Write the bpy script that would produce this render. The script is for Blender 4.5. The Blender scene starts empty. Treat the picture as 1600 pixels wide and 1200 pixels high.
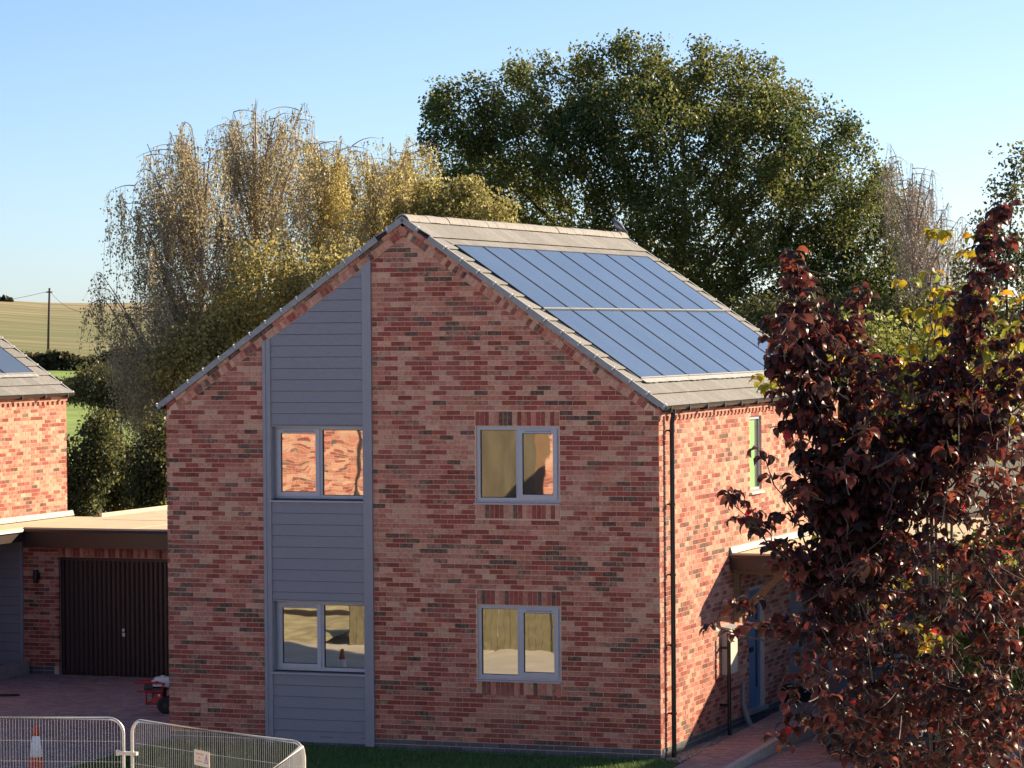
import bpy, math, random
import numpy as np
from mathutils import Vector, Matrix

R = math.radians
rng = np.random.default_rng(7)
random.seed(7)
scene = bpy.context.scene
COL = scene.collection

# ------------------------------------------------------------------ camera
F_PX, CX, CY, CZ = 4953.99, 14.2101, -44.6904, 6.218
YAW, PITCH, ROLL = -0.354, -0.0167, -0.0078
fw = np.array([math.sin(YAW)*math.cos(PITCH), math.cos(YAW)*math.cos(PITCH), math.sin(PITCH)])
r0 = np.array([math.cos(YAW), -math.sin(YAW), 0.0])
u0 = np.cross(r0, fw)
rt = r0*math.cos(ROLL) + u0*math.sin(ROLL)
up = -r0*math.sin(ROLL) + u0*math.cos(ROLL)
CAM = np.array([CX, CY, CZ])
cam = bpy.data.objects.new('camera', bpy.data.cameras.new('camera'))
COL.objects.link(cam)
m = Matrix.Identity(4)
for i in range(3):
    m[i][0], m[i][1], m[i][2], m[i][3] = rt[i], up[i], -fw[i], CAM[i]
cam.matrix_world = m
cam.data.sensor_width = 36
cam.data.lens = F_PX/1600*36
cam.data.clip_start = 0.5
cam.data.clip_end = 6000
scene.camera = cam

def at(u, v, d):
    """world point seen at photo pixel (u, v) at depth d metres"""
    q = fw + rt*(u-800)/F_PX - up*(v-600)/F_PX
    return CAM + q*d

# ------------------------------------------------------------------ light
SUN = Vector((1.0, 1.47, 0.71)).normalized()
SUN_EL = math.asin(SUN.z)
SUN_AZ = math.atan2(SUN.x, SUN.y)
world = bpy.data.worlds.new('World')
scene.world = world
world.use_nodes = True
wn = world.node_tree
wn.nodes.clear()
sky = wn.nodes.new('ShaderNodeTexSky')
sky.sky_type = 'NISHITA'
sky.sun_disc = False
sky.sun_elevation = SUN_EL
sky.sun_rotation = SUN_AZ
sky.altitude = 0
sky.air_density = 0.6
sky.dust_density = 0.5
sky.ozone_density = 3.0
bg = wn.nodes.new('ShaderNodeBackground')
bg.inputs['Strength'].default_value = 0.06
out = wn.nodes.new('ShaderNodeOutputWorld')
wn.links.new(sky.outputs[0], bg.inputs['Color'])
wn.links.new(bg.outputs[0], out.inputs['Surface'])
sun = bpy.data.objects.new('sun', bpy.data.lights.new('sun', 'SUN'))
sun.data.energy = 4.3
sun.data.angle = R(0.5)
sun.data.color = (1.0, 0.80, 0.54)
sun.rotation_euler = SUN.to_track_quat('Z', 'Y').to_euler()
sun.location = (40, 60, 40)
COL.objects.link(sun)
scene.view_settings.view_transform = 'Standard'
scene.view_settings.look = 'None'
scene.view_settings.exposure = 1.5
scene.view_settings.gamma = 1.0
scene.view_settings.use_curve_mapping = False

# ------------------------------------------------------------------ materials
def mat(name, color=(.5, .5, .5), rough=.6, metal=0, spec=.5, attr=False, noise=0, nscale=5, bump=0, bscale=40,
        dirt=None, translucent=0, smear=None, stretch=None):
    """principled material: optional per-face colour attribute, colour noise, bump, smeared patches, leaf translucency"""
    M = bpy.data.materials.new(name)
    M.use_nodes = True
    nt = M.node_tree
    N, L = nt.nodes, nt.links
    b = N['Principled BSDF']
    b.inputs['Roughness'].default_value = rough
    b.inputs['Metallic'].default_value = metal
    b.inputs['Specular IOR Level'].default_value = spec
    if attr:
        a = N.new('ShaderNodeAttribute'); a.attribute_name = 'col'
        csock, asock = a.outputs['Color'], a.outputs['Alpha']
    else:
        rgb = N.new('ShaderNodeRGB'); rgb.outputs[0].default_value = (*color, 1)
        csock, asock = rgb.outputs[0], None
    geo = N.new('ShaderNodeNewGeometry')
    pos = geo.outputs['Position']
    if stretch:
        vm = N.new('ShaderNodeVectorMath'); vm.operation = 'MULTIPLY'
        vm.inputs[1].default_value = stretch
        L.new(pos, vm.inputs[0]); pos = vm.outputs[0]
    if smear:
        # pale fired bloom in patches, strength from the attribute's alpha
        n1 = N.new('ShaderNodeTexNoise'); n1.inputs['Scale'].default_value = smear[1]
        n1.inputs['Detail'].default_value = 4
        L.new(geo.outputs['Position'], n1.inputs['Vector'])
        mr = N.new('ShaderNodeMapRange'); mr.inputs[1].default_value = .38; mr.inputs[2].default_value = .62
        L.new(n1.outputs[0], mr.inputs[0])
        mu = N.new('ShaderNodeMath'); mu.operation = 'MULTIPLY'
        L.new(mr.outputs[0], mu.inputs[0]); L.new(asock, mu.inputs[1])
        mx = N.new('ShaderNodeMix'); mx.data_type = 'RGBA'
        L.new(mu.outputs[0], mx.inputs[0]); L.new(csock, mx.inputs[6]); mx.inputs[7].default_value = (*smear[0], 1)
        csock = mx.outputs[2]
    if noise:
        n2 = N.new('ShaderNodeTexNoise'); n2.inputs['Scale'].default_value = nscale
        n2.inputs['Detail'].default_value = 5
        L.new(pos, n2.inputs['Vector'])
        mr = N.new('ShaderNodeMapRange'); mr.inputs[1].default_value = .3; mr.inputs[2].default_value = .7
        mr.inputs[3].default_value = 1-noise; mr.inputs[4].default_value = 1+noise
        L.new(n2.outputs[0], mr.inputs[0])
        mx = N.new('ShaderNodeVectorMath'); mx.operation = 'SCALE'
        L.new(csock, mx.inputs[0]); L.new(mr.outputs[0], mx.inputs['Scale'])
        csock = mx.outputs[0]
    if dirt:
        n3 = N.new('ShaderNodeTexNoise'); n3.inputs['Scale'].default_value = dirt[1]
        n3.inputs['Detail'].default_value = 6; n3.inputs['Roughness'].default_value = .65
        L.new(geo.outputs['Position'], n3.inputs['Vector'])
        mr = N.new('ShaderNodeMapRange'); mr.inputs[1].default_value = .5; mr.inputs[2].default_value = .72
        mr.inputs[4].default_value = dirt[2]
        L.new(n3.outputs[0], mr.inputs[0])
        mx = N.new('ShaderNodeMix'); mx.data_type = 'RGBA'
        L.new(mr.outputs[0], mx.inputs[0]); L.new(csock, mx.inputs[6]); mx.inputs[7].default_value = (*dirt[0], 1)
        csock = mx.outputs[2]
    L.new(csock, b.inputs['Base Color'])
    if bump:
        n4 = N.new('ShaderNodeTexNoise'); n4.inputs['Scale'].default_value = bscale
        n4.inputs['Detail'].default_value = 4
        L.new(pos, n4.inputs['Vector'])
        bp = N.new('ShaderNodeBump'); bp.inputs['Strength'].default_value = bump; bp.inputs['Distance'].default_value = .02
        L.new(n4.outputs[0], bp.inputs['Height']); L.new(bp.outputs[0], b.inputs['Normal'])
    if translucent:
        tr = N.new('ShaderNodeBsdfTranslucent'); L.new(csock, tr.inputs['Color'])
        ms = N.new('ShaderNodeMixShader'); ms.inputs[0].default_value = translucent
        L.new(b.outputs[0], ms.inputs[1]); L.new(tr.outputs[0], ms.inputs[2])
        L.new(ms.outputs[0], N['Material Output'].inputs['Surface'])
    return M

def glass_mat(name, mirror, tint, inner, wave=.0013, wscale=1.5):
    """coated double glazing: strong mirror coat with slightly bowed panes over a dark room"""
    M = bpy.data.materials.new(name); M.use_nodes = True
    nt = M.node_tree; N, L = nt.nodes, nt.links
    b = N['Principled BSDF']
    b.inputs['Base Color'].default_value = (*inner, 1); b.inputs['Roughness'].default_value = .35
    g = N.new('ShaderNodeBsdfGlossy'); g.inputs['Color'].default_value = (*tint, 1); g.inputs['Roughness'].default_value = .01
    n = N.new('ShaderNodeTexNoise'); n.inputs['Scale'].default_value = wscale; n.inputs['Detail'].default_value = 1.5
    geo = N.new('ShaderNodeNewGeometry'); L.new(geo.outputs['Position'], n.inputs['Vector'])
    bp = N.new('ShaderNodeBump'); bp.inputs['Strength'].default_value = 1; bp.inputs['Distance'].default_value = wave
    L.new(n.outputs[0], bp.inputs['Height']); L.new(bp.outputs[0], g.inputs['Normal'])
    ms = N.new('ShaderNodeMixShader'); ms.inputs[0].default_value = mirror
    L.new(b.outputs[0], ms.inputs[1]); L.new(g.outputs[0], ms.inputs[2])
    L.new(ms.outputs[0], N['Material Output'].inputs['Surface'])
    return M

M = {}
M['brick'] = mat('brick', attr=True, rough=.9, spec=.2, smear=((.58, .38, .29), 19), noise=.22, nscale=60, bump=.35, bscale=90, dirt=((.62, .43, .34), 1.1, .22))
M['mortar'] = mat('mortar', (.66, .45, .34), .95, spec=.1, noise=.12, nscale=30)
M['eng'] = mat('engineering_brick', attr=True, rough=.7, noise=.15, nscale=40)
M['clad'] = mat('painted_board', (.235, .245, .295), .55, noise=.1, nscale=9, bump=.25, bscale=30, stretch=(1, 1, 14))
M['trim'] = mat('painted_trim', (.26, .275, .33), .5, noise=.05, nscale=6)
M['frame'] = mat('window_frame', (.42, .45, .53), .4, noise=.04, nscale=8)
M['sill'] = mat('window_sill', (.36, .38, .46), .35)
M['dark_gap'] = mat('dark_gap', (.02, .02, .025), .8)
M['glass'] = glass_mat('coated_glass', .5, (.93, .93, .86), (.03, .03, .028))
M['glass_side'] = glass_mat('side_glass', .35, (.9, 1, .95), (.02, .025, .025))
M['room_wall'] = mat('bare_plaster', (.3, .25, .17), .9, noise=.2, nscale=4)
M['film'] = mat('green_film', (.2, .5, .13), .45, noise=.06, nscale=3)
M['tile'] = mat('roof_tile', attr=True, rough=.85, spec=.25, noise=.13, nscale=14, bump=.3, bscale=60, dirt=((.17, .16, .15), 5, .45))
M['verge'] = mat('verge_cap', (.27, .29, .31), .6, noise=.1, nscale=9)
M['clip'] = mat('white_clip', (.75, .75, .75), .4)
M['black'] = mat('black_plastic', (.012, .012, .014), .35, noise=.1, nscale=10)
M['lead'] = mat('lead_flashing', (.33, .335, .345), .7, metal=0, noise=.2, nscale=12)
M['felt'] = mat('roof_membrane', (.66, .53, .36), .75, noise=.07, nscale=2.2, dirt=((.3, .25, .18), 1.6, .35), stretch=(1, 3, 1))
M['fascia'] = mat('brown_fascia', (.045, .028, .024), .35, noise=.08, nscale=5)
M['wood'] = mat('oak_timber', (.2, .12, .065), .7, noise=.25, nscale=9, stretch=(1, 1, 8))
M['garage_door'] = mat('garage_door', (.035, .024, .024), .45, noise=.06, nscale=4)
M['door'] = mat('front_door', (.1, .19, .33), .4)
M['cream'] = mat('meter_box', (.68, .62, .5), .5, noise=.04, nscale=5)
M['paving'] = mat('paving_block', attr=True, rough=.9, spec=.25, noise=.18, nscale=18, dirt=((.33, .27, .26), .7, .5))
M['jointsand'] = mat('joint_sand', (.2, .16, .15), .95, noise=.2, nscale=10)
M['concrete'] = mat('concrete', (.37, .36, .34), .9, noise=.15, nscale=9, bump=.2)
M['gravel'] = mat('gravel_stone', attr=True, rough=.9)
M['soil'] = mat('earth', (.1, .085, .055), .95, noise=.3, nscale=3, dirt=((.07, .1, .03), .35, .9))
M['grass'] = mat('grass_blade', attr=True, rough=.7, translucent=.25)
M['bark'] = mat('tree_bark', (.085, .068, .05), .95, noise=.35, nscale=6, bump=.4, bscale=15)
M['birch_bark'] = mat('birch_bark', (.33, .27, .23), .8, noise=.45, nscale=5)
M['dark_twig'] = mat('dark_young_bark', (.085, .065, .058), .7, noise=.25, nscale=12)
M['twig'] = mat('young_bark', (.27, .21, .17), .7, noise=.25, nscale=12)
M['leaf'] = mat('leaf', attr=True, rough=.5, spec=.35, translucent=.48)
M['dark_leaf'] = mat('purple_leaf', attr=True, rough=.42, spec=.3, translucent=.4, noise=.2, nscale=25)
M['cell'] = mat('solar_glass', (.085, .118, .17), .1, spec=.8, noise=.1, nscale=.8)
M['pv_frame'] = mat('black_frame', (.015, .015, .018), .35)
M['alu'] = mat('grey_aluminium', (.55, .56, .58), .35, metal=.5)
M['steel'] = mat('galvanised_steel', (.62, .62, .6), .42, metal=.45, noise=.12, nscale=9)
M['cone'] = mat('orange_plastic', (.5, .055, .025), .5, noise=.1, nscale=9, dirt=((.2, .06, .04), 6, .4))
M['sleeve'] = mat('reflective_sleeve', (.78, .8, .83), .4, noise=.05, nscale=20)
M['red'] = mat('red_paint', (.42, .02, .022), .4, noise=.1, nscale=12)
M['white'] = mat('white_plastic', (.72, .72, .7), .4, noise=.06, nscale=6)
M['rubber'] = mat('rubber', (.016, .016, .017), .8)
M['engine'] = mat('engine_black', (.03, .03, .032), .5)
M['card'] = mat('sign_board', (.78, .7, .58), .6)
M['ink'] = mat('orange_ink', (.62, .36, .18), .7)
M['ink2'] = mat('grey_ink', (.3, .24, .3), .7)
M['pole'] = mat('pole_timber', (.11, .09, .075), .9, noise=.2, nscale=3)
M['wire'] = mat('wire', (.05, .05, .05), .6)
M['car'] = mat('car_paint', (.03, .021, .018), .45, metal=0)
M['car_glass'] = glass_mat('car_glass', .06, (1, 1, 1), (.01, .01, .012), .0)
M['lamp_red'] = mat('tail_lamp', (.3, .01, .01), .15)
M['plate'] = mat('yellow_plate', (.75, .52, .06), .4)
M['feather'] = mat('grey_feather', (.12, .14, .19), .7, noise=.3, nscale=20)
M['feather_pale'] = mat('pale_feather', (.42, .4, .38), .7)

# ------------------------------------------------------------------ mesh building
class MB:
    """collects faces with one colour each, then links them as ONE mesh object"""
    BOX = np.array([[0, 3, 2, 1], [4, 5, 6, 7], [0, 1, 5, 4], [1, 2, 6, 5], [2, 3, 7, 6], [3, 0, 4, 7]])

    def __init__(s):
        s.v, s.f, s.c, s.mi, s.n = [], [], [], [], 0

    def add(s, verts, faces, col=(.5, .5, .5, 0), mi=0):
        verts = np.asarray(verts, float).reshape(-1, 3)
        for f in faces:
            s.f.append(np.asarray(f, int).reshape(1, -1) + s.n)
            s.c.append(np.asarray(col, float).reshape(1, 4)); s.mi.append(np.array([mi]))
        s.v.append(verts); s.n += len(verts)
        return s

    def bulk(s, verts, faces, cols, mi=0):
        """verts (n,3), faces (m,k) one size, cols (m,4)"""
        verts = np.asarray(verts, float).reshape(-1, 3); faces = np.asarray(faces, int)
        if len(faces) == 0: return s
        cols = np.broadcast_to(np.asarray(cols, float), (len(faces), 4))
        s.f.append(faces + s.n); s.c.append(cols); s.mi.append(np.full(len(faces), mi))
        s.v.append(verts); s.n += len(verts)
        return s

    def box(s, lo, hi, col=(.5, .5, .5, 0), mi=0):
        x0, y0, z0 = lo; x1, y1, z1 = hi
        v = np.array([[x0, y0, z0], [x1, y0, z0], [x1, y1, z0], [x0, y1, z0], [x0, y0, z1], [x1, y0, z1], [x1, y1, z1], [x0, y1, z1]])
        return s.bulk(v, s.BOX, col, mi)

    def boxes(s, lo, hi, cols):
        lo, hi = np.asarray(lo, float), np.asarray(hi, float)
        if len(lo) == 0: return s
        sel = np.array([[0, 0, 0], [1, 0, 0], [1, 1, 0], [0, 1, 0], [0, 0, 1], [1, 0, 1], [1, 1, 1], [0, 1, 1]])
        v = np.where(sel[None], hi[:, None], lo[:, None]).reshape(-1, 3)
        f = (s.BOX[None] + (np.arange(len(lo))*8)[:, None, None]).reshape(-1, 4)
        return s.bulk(v, f, np.repeat(np.asarray(cols, float), 6, 0))

    def obox(s, p, ax, ay, az, col=(.5, .5, .5, 0), mi=0):
        """box from corner p along three edge vectors"""
        p, ax, ay, az = (np.asarray(q, float) for q in (p, ax, ay, az))
        v = [p, p+ax, p+ax+ay, p+ay, p+az, p+ax+az, p+ax+ay+az, p+ay+az]
        if np.dot(np.cross(ax, ay), az) < 0:
            return s.bulk(v, s.BOX[:, ::-1], col, mi)
        return s.bulk(v, s.BOX, col, mi)

    def prism(s, poly, vec, col=(.5, .5, .5, 0), mi=0):
        """planar polygon extruded along vec"""
        poly = np.asarray(poly, float); n = len(poly); vec = np.asarray(vec, float)
        v = np.vstack([poly, poly+vec])
        nr = np.zeros(3)
        for i in range(n): nr += np.cross(poly[i], poly[(i+1) % n])
        flip = np.dot(nr, vec) > 0
        fs = [list(range(n))[::-1], list(range(n, 2*n))] + [[i, (i+1) % n, n+(i+1) % n, n+i] for i in range(n)]
        if not flip: fs = [f[::-1] for f in fs]
        return s.add(v, fs, col, mi)

    def tube(s, pts, rad, k=6, col=(.5, .5, .5, 0), mi=0, cap=True):
        pts = np.asarray(pts, float); n = len(pts)
        rad = np.broadcast_to(np.asarray(rad, float), (n,))
        t = np.gradient(pts, axis=0); t /= np.linalg.norm(t, axis=1)[:, None]+1e-12
        ref = np.array([0, 0, 1.0]) if abs(t[0][2]) < .9 else np.array([1.0, 0, 0])
        a = np.cross(t, ref); a /= np.linalg.norm(a, axis=1)[:, None]+1e-12
        b = np.cross(t, a)
        ang = np.arange(k)*2*math.pi/k
        v = pts[:, None] + rad[:, None, None]*(a[:, None]*np.cos(ang)[None, :, None] + b[:, None]*np.sin(ang)[None, :, None])
        i = np.arange(n-1)[:, None]*k; j = np.arange(k)[None]
        f = np.stack([i+j, i+(j+1) % k, i+k+(j+1) % k, i+k+j], -1).reshape(-1, 4)
        base = s.n
        s.bulk(v.reshape(-1, 3), f, col, mi)
        if cap:
            s.f.append(np.array([[base+q for q in range(k)][::-1]])); s.c.append(np.asarray(col, float).reshape(1, 4)); s.mi.append(np.array([mi]))
            s.f.append(np.array([[base+(n-1)*k+q for q in range(k)]])); s.c.append(np.asarray(col, float).reshape(1, 4)); s.mi.append(np.array([mi]))
        return s

    def lathe(s, prof, o=(0, 0, 0), k=20, col=(.5, .5, .5, 0), mi=0, axis='z'):
        prof = np.asarray(prof, float); n = len(prof); ang = np.arange(k)*2*math.pi/k
        x = prof[:, 0][:, None]*np.cos(ang); y = prof[:, 0][:, None]*np.sin(ang); z = np.repeat(prof[:, 1][:, None], k, 1)
        v = np.stack([x, y, z], -1).reshape(-1, 3)
        if axis == 'x': v = v[:, [2, 0, 1]]
        if axis == 'y': v = v[:, [1, 2, 0]]
        i = np.arange(n-1)[:, None]*k; j = np.arange(k)[None]
        f = np.stack([i+j, i+(j+1) % k, i+k+(j+1) % k, i+k+j], -1).reshape(-1, 4)
        return s.bulk(v+np.asarray(o), f, col, mi)

    def build(s, name, mats, parent=None, smooth=False, loc=None):
        me = bpy.data.meshes.new(name)
        V = np.vstack(s.v) if s.v else np.zeros((0, 3))
        cnt = np.concatenate([np.full(len(f), f.shape[1]) for f in s.f]) if s.f else np.zeros(0, int)
        loops = np.concatenate([f.ravel() for f in s.f]) if s.f else np.zeros(0, int)
        me.vertices.add(len(V)); me.vertices.foreach_set('co', V.ravel())
        me.loops.add(len(loops)); me.loops.foreach_set('vertex_index', loops.astype(np.int32))
        me.polygons.add(len(cnt))
        me.polygons.foreach_set('loop_start', np.concatenate([[0], np.cumsum(cnt)[:-1]]).astype(np.int32))
        mi = np.concatenate(s.mi).astype(np.int32)
        me.polygons.foreach_set('material_index', mi)
        a = me.attributes.new('col', 'FLOAT_COLOR', 'FACE')
        a.data.foreach_set('color', np.vstack(s.c).astype(np.float32).ravel())
        me.polygons.foreach_set('use_smooth', np.full(len(cnt), smooth))
        for q in (mats if isinstance(mats, (list, tuple)) else [mats]): me.materials.append(q)
        me.update(calc_edges=True)
        return link(name, me, parent, loc)

def link(name, me, parent=None, loc=None):
    o = bpy.data.objects.new(name, me)
    COL.objects.link(o)
    if parent: o.parent = parent
    if loc is not None: o.location = loc
    return o

def tag(o, label=None, cat=None, group=None, kind=None):
    for k, v in (('label', label), ('category', cat), ('group', group), ('kind', kind)):
        if v: o[k] = v
    return o

def thing(name, label, cat, loc=(0, 0, 0), rz=0, group=None):
    o = link(name, None); o.location = loc; o.rotation_euler = (0, 0, rz)
    return tag(o, label, cat, group)

def copy_tree(o, parent=None):
    c = o.copy(); COL.objects.link(c); c.parent = parent
    for ch in list(o.children): copy_tree(ch, c)
    return c

def hsv_jit(base, n, dv=.12, dh=.05):
    base = np.asarray(base, float)
    c = np.repeat(base[None], n, 0) if base.ndim == 1 else base.copy()
    c = c*(1+rng.normal(0, dv, (n, 1)))*(1+rng.normal(0, dh, (n, 3)))
    return np.clip(c, .002, .95)

# ------------------------------------------------------------------ brickwork
BR = {'red': (.275, .064, .054, .12), 'mid': (.41, .14, .105, .42), 'pale': (.50, .235, .175, .75),
      'buff': (.50, .30, .215, .6), 'dark': (.10, .06, .05, .2), 'burnt': (.19, .085, .068, .45)}
def clump(s, z, k=0):
    return (math.sin(s*1.9+z*2.3+k)+math.sin(s*4.1-z*3.2+2.1*k+1)+math.sin(z*7.3+s*.8+k*3)+math.sin(s*3.1+z*9.1+4*k))/4
def brick_class(s, z, k=0):
    c = clump(s, z, k)
    low = min(1, max(0, (2.2-z)/2.0))
    c2 = clump(s*.45+3, z*.8, k+5)
    pd = max(.04, .065+.5*max(0, c2)*(1-.45*low))*(.45 if k == 3 else 1)  # side wall: fewer dark and red bricks, its sunlit evenness put into the colour
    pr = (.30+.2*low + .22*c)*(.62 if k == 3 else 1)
    pm = .25+.16*low
    pp = .22-.12*low
    x = random.random()
    if x < pd: return 'dark' if random.random() < .62 else 'burnt'
    if x < pd+pr: return 'red'
    if x < pd+pr+pm: return 'mid'
    if x < pd+pr+pm+pp: return 'pale'
    return 'buff' if random.random() > .5+.4*low else 'mid'

def brick_rows(s0, s1, z0, z1, holes=(), clip=None, corner=None, k=0):
    """stretcher bond over [s0,s1]x[z0,z1]; s1 is the corner the bond starts from. yields (sa, sb, za, zb, class)"""
    out = []
    n0, n1 = int(round(z0/.075)), int(round(z1/.075))
    for r in range(n0, n1):
        za, zb = r*.075+.005, r*.075+.07
        x = s1
        first = True
        lo, hi = s0, s1
        if clip:
            lo, hi = max(s0, clip(za)[0]), min(s1, clip(za)[1])
        while x > s0+.01:
            w = .1025 if (first and r % 2) else .215
            xa = max(x-w, s0)
            segs = [(max(xa, lo), min(x, hi))]
            for (ha, hb, hz0, hz1) in holes:
                if hz0 < za+.03 and hz1 > zb-.03:
                    ns = []
                    for (a, b) in segs:
                        if hb <= a or ha >= b: ns.append((a, b)); continue
                        if a < ha: ns.append((a, ha))
                        if b > hb: ns.append((hb, b))
                    segs = ns
            for (a, b) in segs:
                if b-a > .03: out.append((a, b, za, zb, brick_class((a+b)/2, za, k)))
            x = xa-.01
            first = False
    return out

VAR = {}
def brick_variant(cls, w, h, d, j):
    key = (cls, round(w, 3), round(h, 3), j)
    if key not in VAR:
        b = MB(); c = np.array(BR[cls]); c[:3] *= (.86, 1.0, 1.16)[j]
        b.box((-w/2, 0, -h/2), (w/2, d, h/2), c)
        o = b.build('brick', M['brick'])
        VAR[key] = o.data
        bpy.data.objects.remove(o)
    return VAR[key]

def brick_cols(cl):
    c = np.array([BR[k] for k in cl])
    c[:, :3] = np.clip(c[:, :3]*(1+rng.normal(0, .12, (len(c), 1)))*(1+rng.normal(0, .03, (len(c), 3))), .01, .9)
    return c

def lay_bricks(rows, parent, axis, plane, nparts=0, near=None):
    """axis 'x': wall facing -y at y=plane; 'y': wall facing +x at x=plane; '-x': facing -x; 'b': facing +y"""
    rows = list(rows)
    parts = []
    if nparts:
        full = [i for i, q in enumerate(rows) if abs(q[1]-q[0]-.215) < .002 and abs(q[3]-q[2]-.065) < .002]
        full.sort(key=lambda i: near(rows[i])); parts = set(full[:nparts])
        for i in parts:
            a, b, za, zb, cl = rows[i]
            o = link('brick', brick_variant(cl, .215, .065, .05, random.randrange(3)), parent)
            o.location = ((a+b)/2, plane-random.uniform(-.0012, .0022), (za+zb)/2)
            o.rotation_euler = (random.gauss(0, .012), random.gauss(0, .002), random.gauss(0, .004))
        rows = [q for i, q in enumerate(rows) if i not in parts]
    if not rows: return
    A = np.array([q[:4] for q in rows]); n = len(A)
    pr = rng.uniform(-.0012, .0022, n)
    D = .05
    if axis == 'x':
        lo = np.stack([A[:, 0], plane-pr, A[:, 2]], 1); hi = np.stack([A[:, 1], np.full(n, plane+D), A[:, 3]], 1)
    elif axis == 'y':
        lo = np.stack([np.full(n, plane-D), A[:, 0], A[:, 2]], 1); hi = np.stack([plane+pr, A[:, 1], A[:, 3]], 1)
    elif axis == '-x':
        lo = np.stack([plane-pr, A[:, 0], A[:, 2]], 1); hi = np.stack([np.full(n, plane+D), A[:, 1], A[:, 3]], 1)
    else:
        lo = np.stack([A[:, 0], np.full(n, plane-D), A[:, 2]], 1); hi = np.stack([A[:, 1], plane+pr, A[:, 3]], 1)
    b = MB().boxes(lo, hi, brick_cols([q[4] for q in rows]))
    o = b.build('brickwork', M['brick'], parent)
    o['kind'] = 'stuff'
    return o

def clip_poly(poly, f):
    """keep the part of a 2-D polygon where f(p) <= 0"""
    out = []
    for i in range(len(poly)):
        p, q = poly[i], poly[(i+1) % len(poly)]
        a, b = f(p), f(q)
        if a <= 0: out.append(p)
        if a*b < 0:
            t = a/(a-b); out.append((p[0]+t*(q[0]-p[0]), p[1]+t*(q[1]-p[1])))
    return out

# ------------------------------------------------------------------ the house
W, D, HE, TP = 8.083, 10.58, 5.1, .687
XM, ZA = -W/2, 7.90
TH = math.atan(TP); CT, ST = math.cos(TH), math.sin(TH)

def window(parent, name, x0, x1, z0, z1, rec, left_open, y=0, cut=True):
    """two-light casement window in a wall facing -y"""
    fr = MB(); f = .055; yb = y+rec
    fr.box((x0, yb, z1-f), (x1, yb+.07, z1)); fr.box((x0, yb, z0), (x1, yb+.07, z0+f))
    fr.box((x0, yb, z0+f), (x0+f, yb+.07, z1-f)); fr.box((x1-f, yb, z0+f), (x1, yb+.07, z1-f))
    xm = (x0+x1)/2 + (.0 if not left_open else .0)
    fr.box((xm-.03, yb, z0+f), (xm+.03, yb+.07, z1-f))
    w = fr.build(name, M['frame'], parent)
    ca, cb = ((x0+f, xm-.03) if left_open else (xm+.03, x1-f))
    fa, fb = ((xm+.03, x1-f) if left_open else (x0+f, xm-.03))
    ca -= .02; cb += .02
    c = MB(); g = .065; za, zb = z0+f-.015, z1-f+.015
    yc = yb-.022
    c.box((ca, yc, zb-g), (cb, yc+.06, zb)); c.box((ca, yc, za), (cb, yc+.06, za+g))
    c.box((ca, yc, za+g), (ca+g, yc+.06, zb-g)); c.box((cb-g, yc, za+g), (cb, yc+.06, zb-g))
    c.build('casement', M['frame'], w)
    s = MB(); s.box((ca+g+.05, yc-.008, zb-.042), (cb-g-.03, yc, zb-.026)); s.build('trickle_vent', M['trim'], w)
    for nm, a, b, q in (('casement_pane', ca+g, cb-g, yc+.03), ('fixed_pane', fa, fb, yb+.035)):
        p = MB(); p.box((a, q, z0+f), (b, q+.02, z1-f)); p.build('glass_pane', M['glass'], w)
        gk = MB(); t = .008
        z0g, z1g = (za+g, zb-g) if nm == 'casement_pane' else (z0+f, z1-f)
        gk.box((a, q-.012, z0g), (a+t, q, z1g)); gk.box((b-t, q-.012, z0g), (b, q, z1g))
        gk.box((a+t, q-.012, z0g), (b-t, q, z0g+t)); gk.box((a+t, q-.012, z1g-t), (b-t, q, z1g))
        gk.build('gasket', M['dark_gap'], w)
    si = MB()
    si.prism([(x0-.03, y-.045, z0-.045), (x0-.03, yb+.03, z0-.045), (x0-.03, yb+.03, z0-.002), (x0-.03, y-.045, z0-.022)], (x1-x0+.06, 0, 0))
    si.build('sill', M['sill'], w)
    return w

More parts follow.
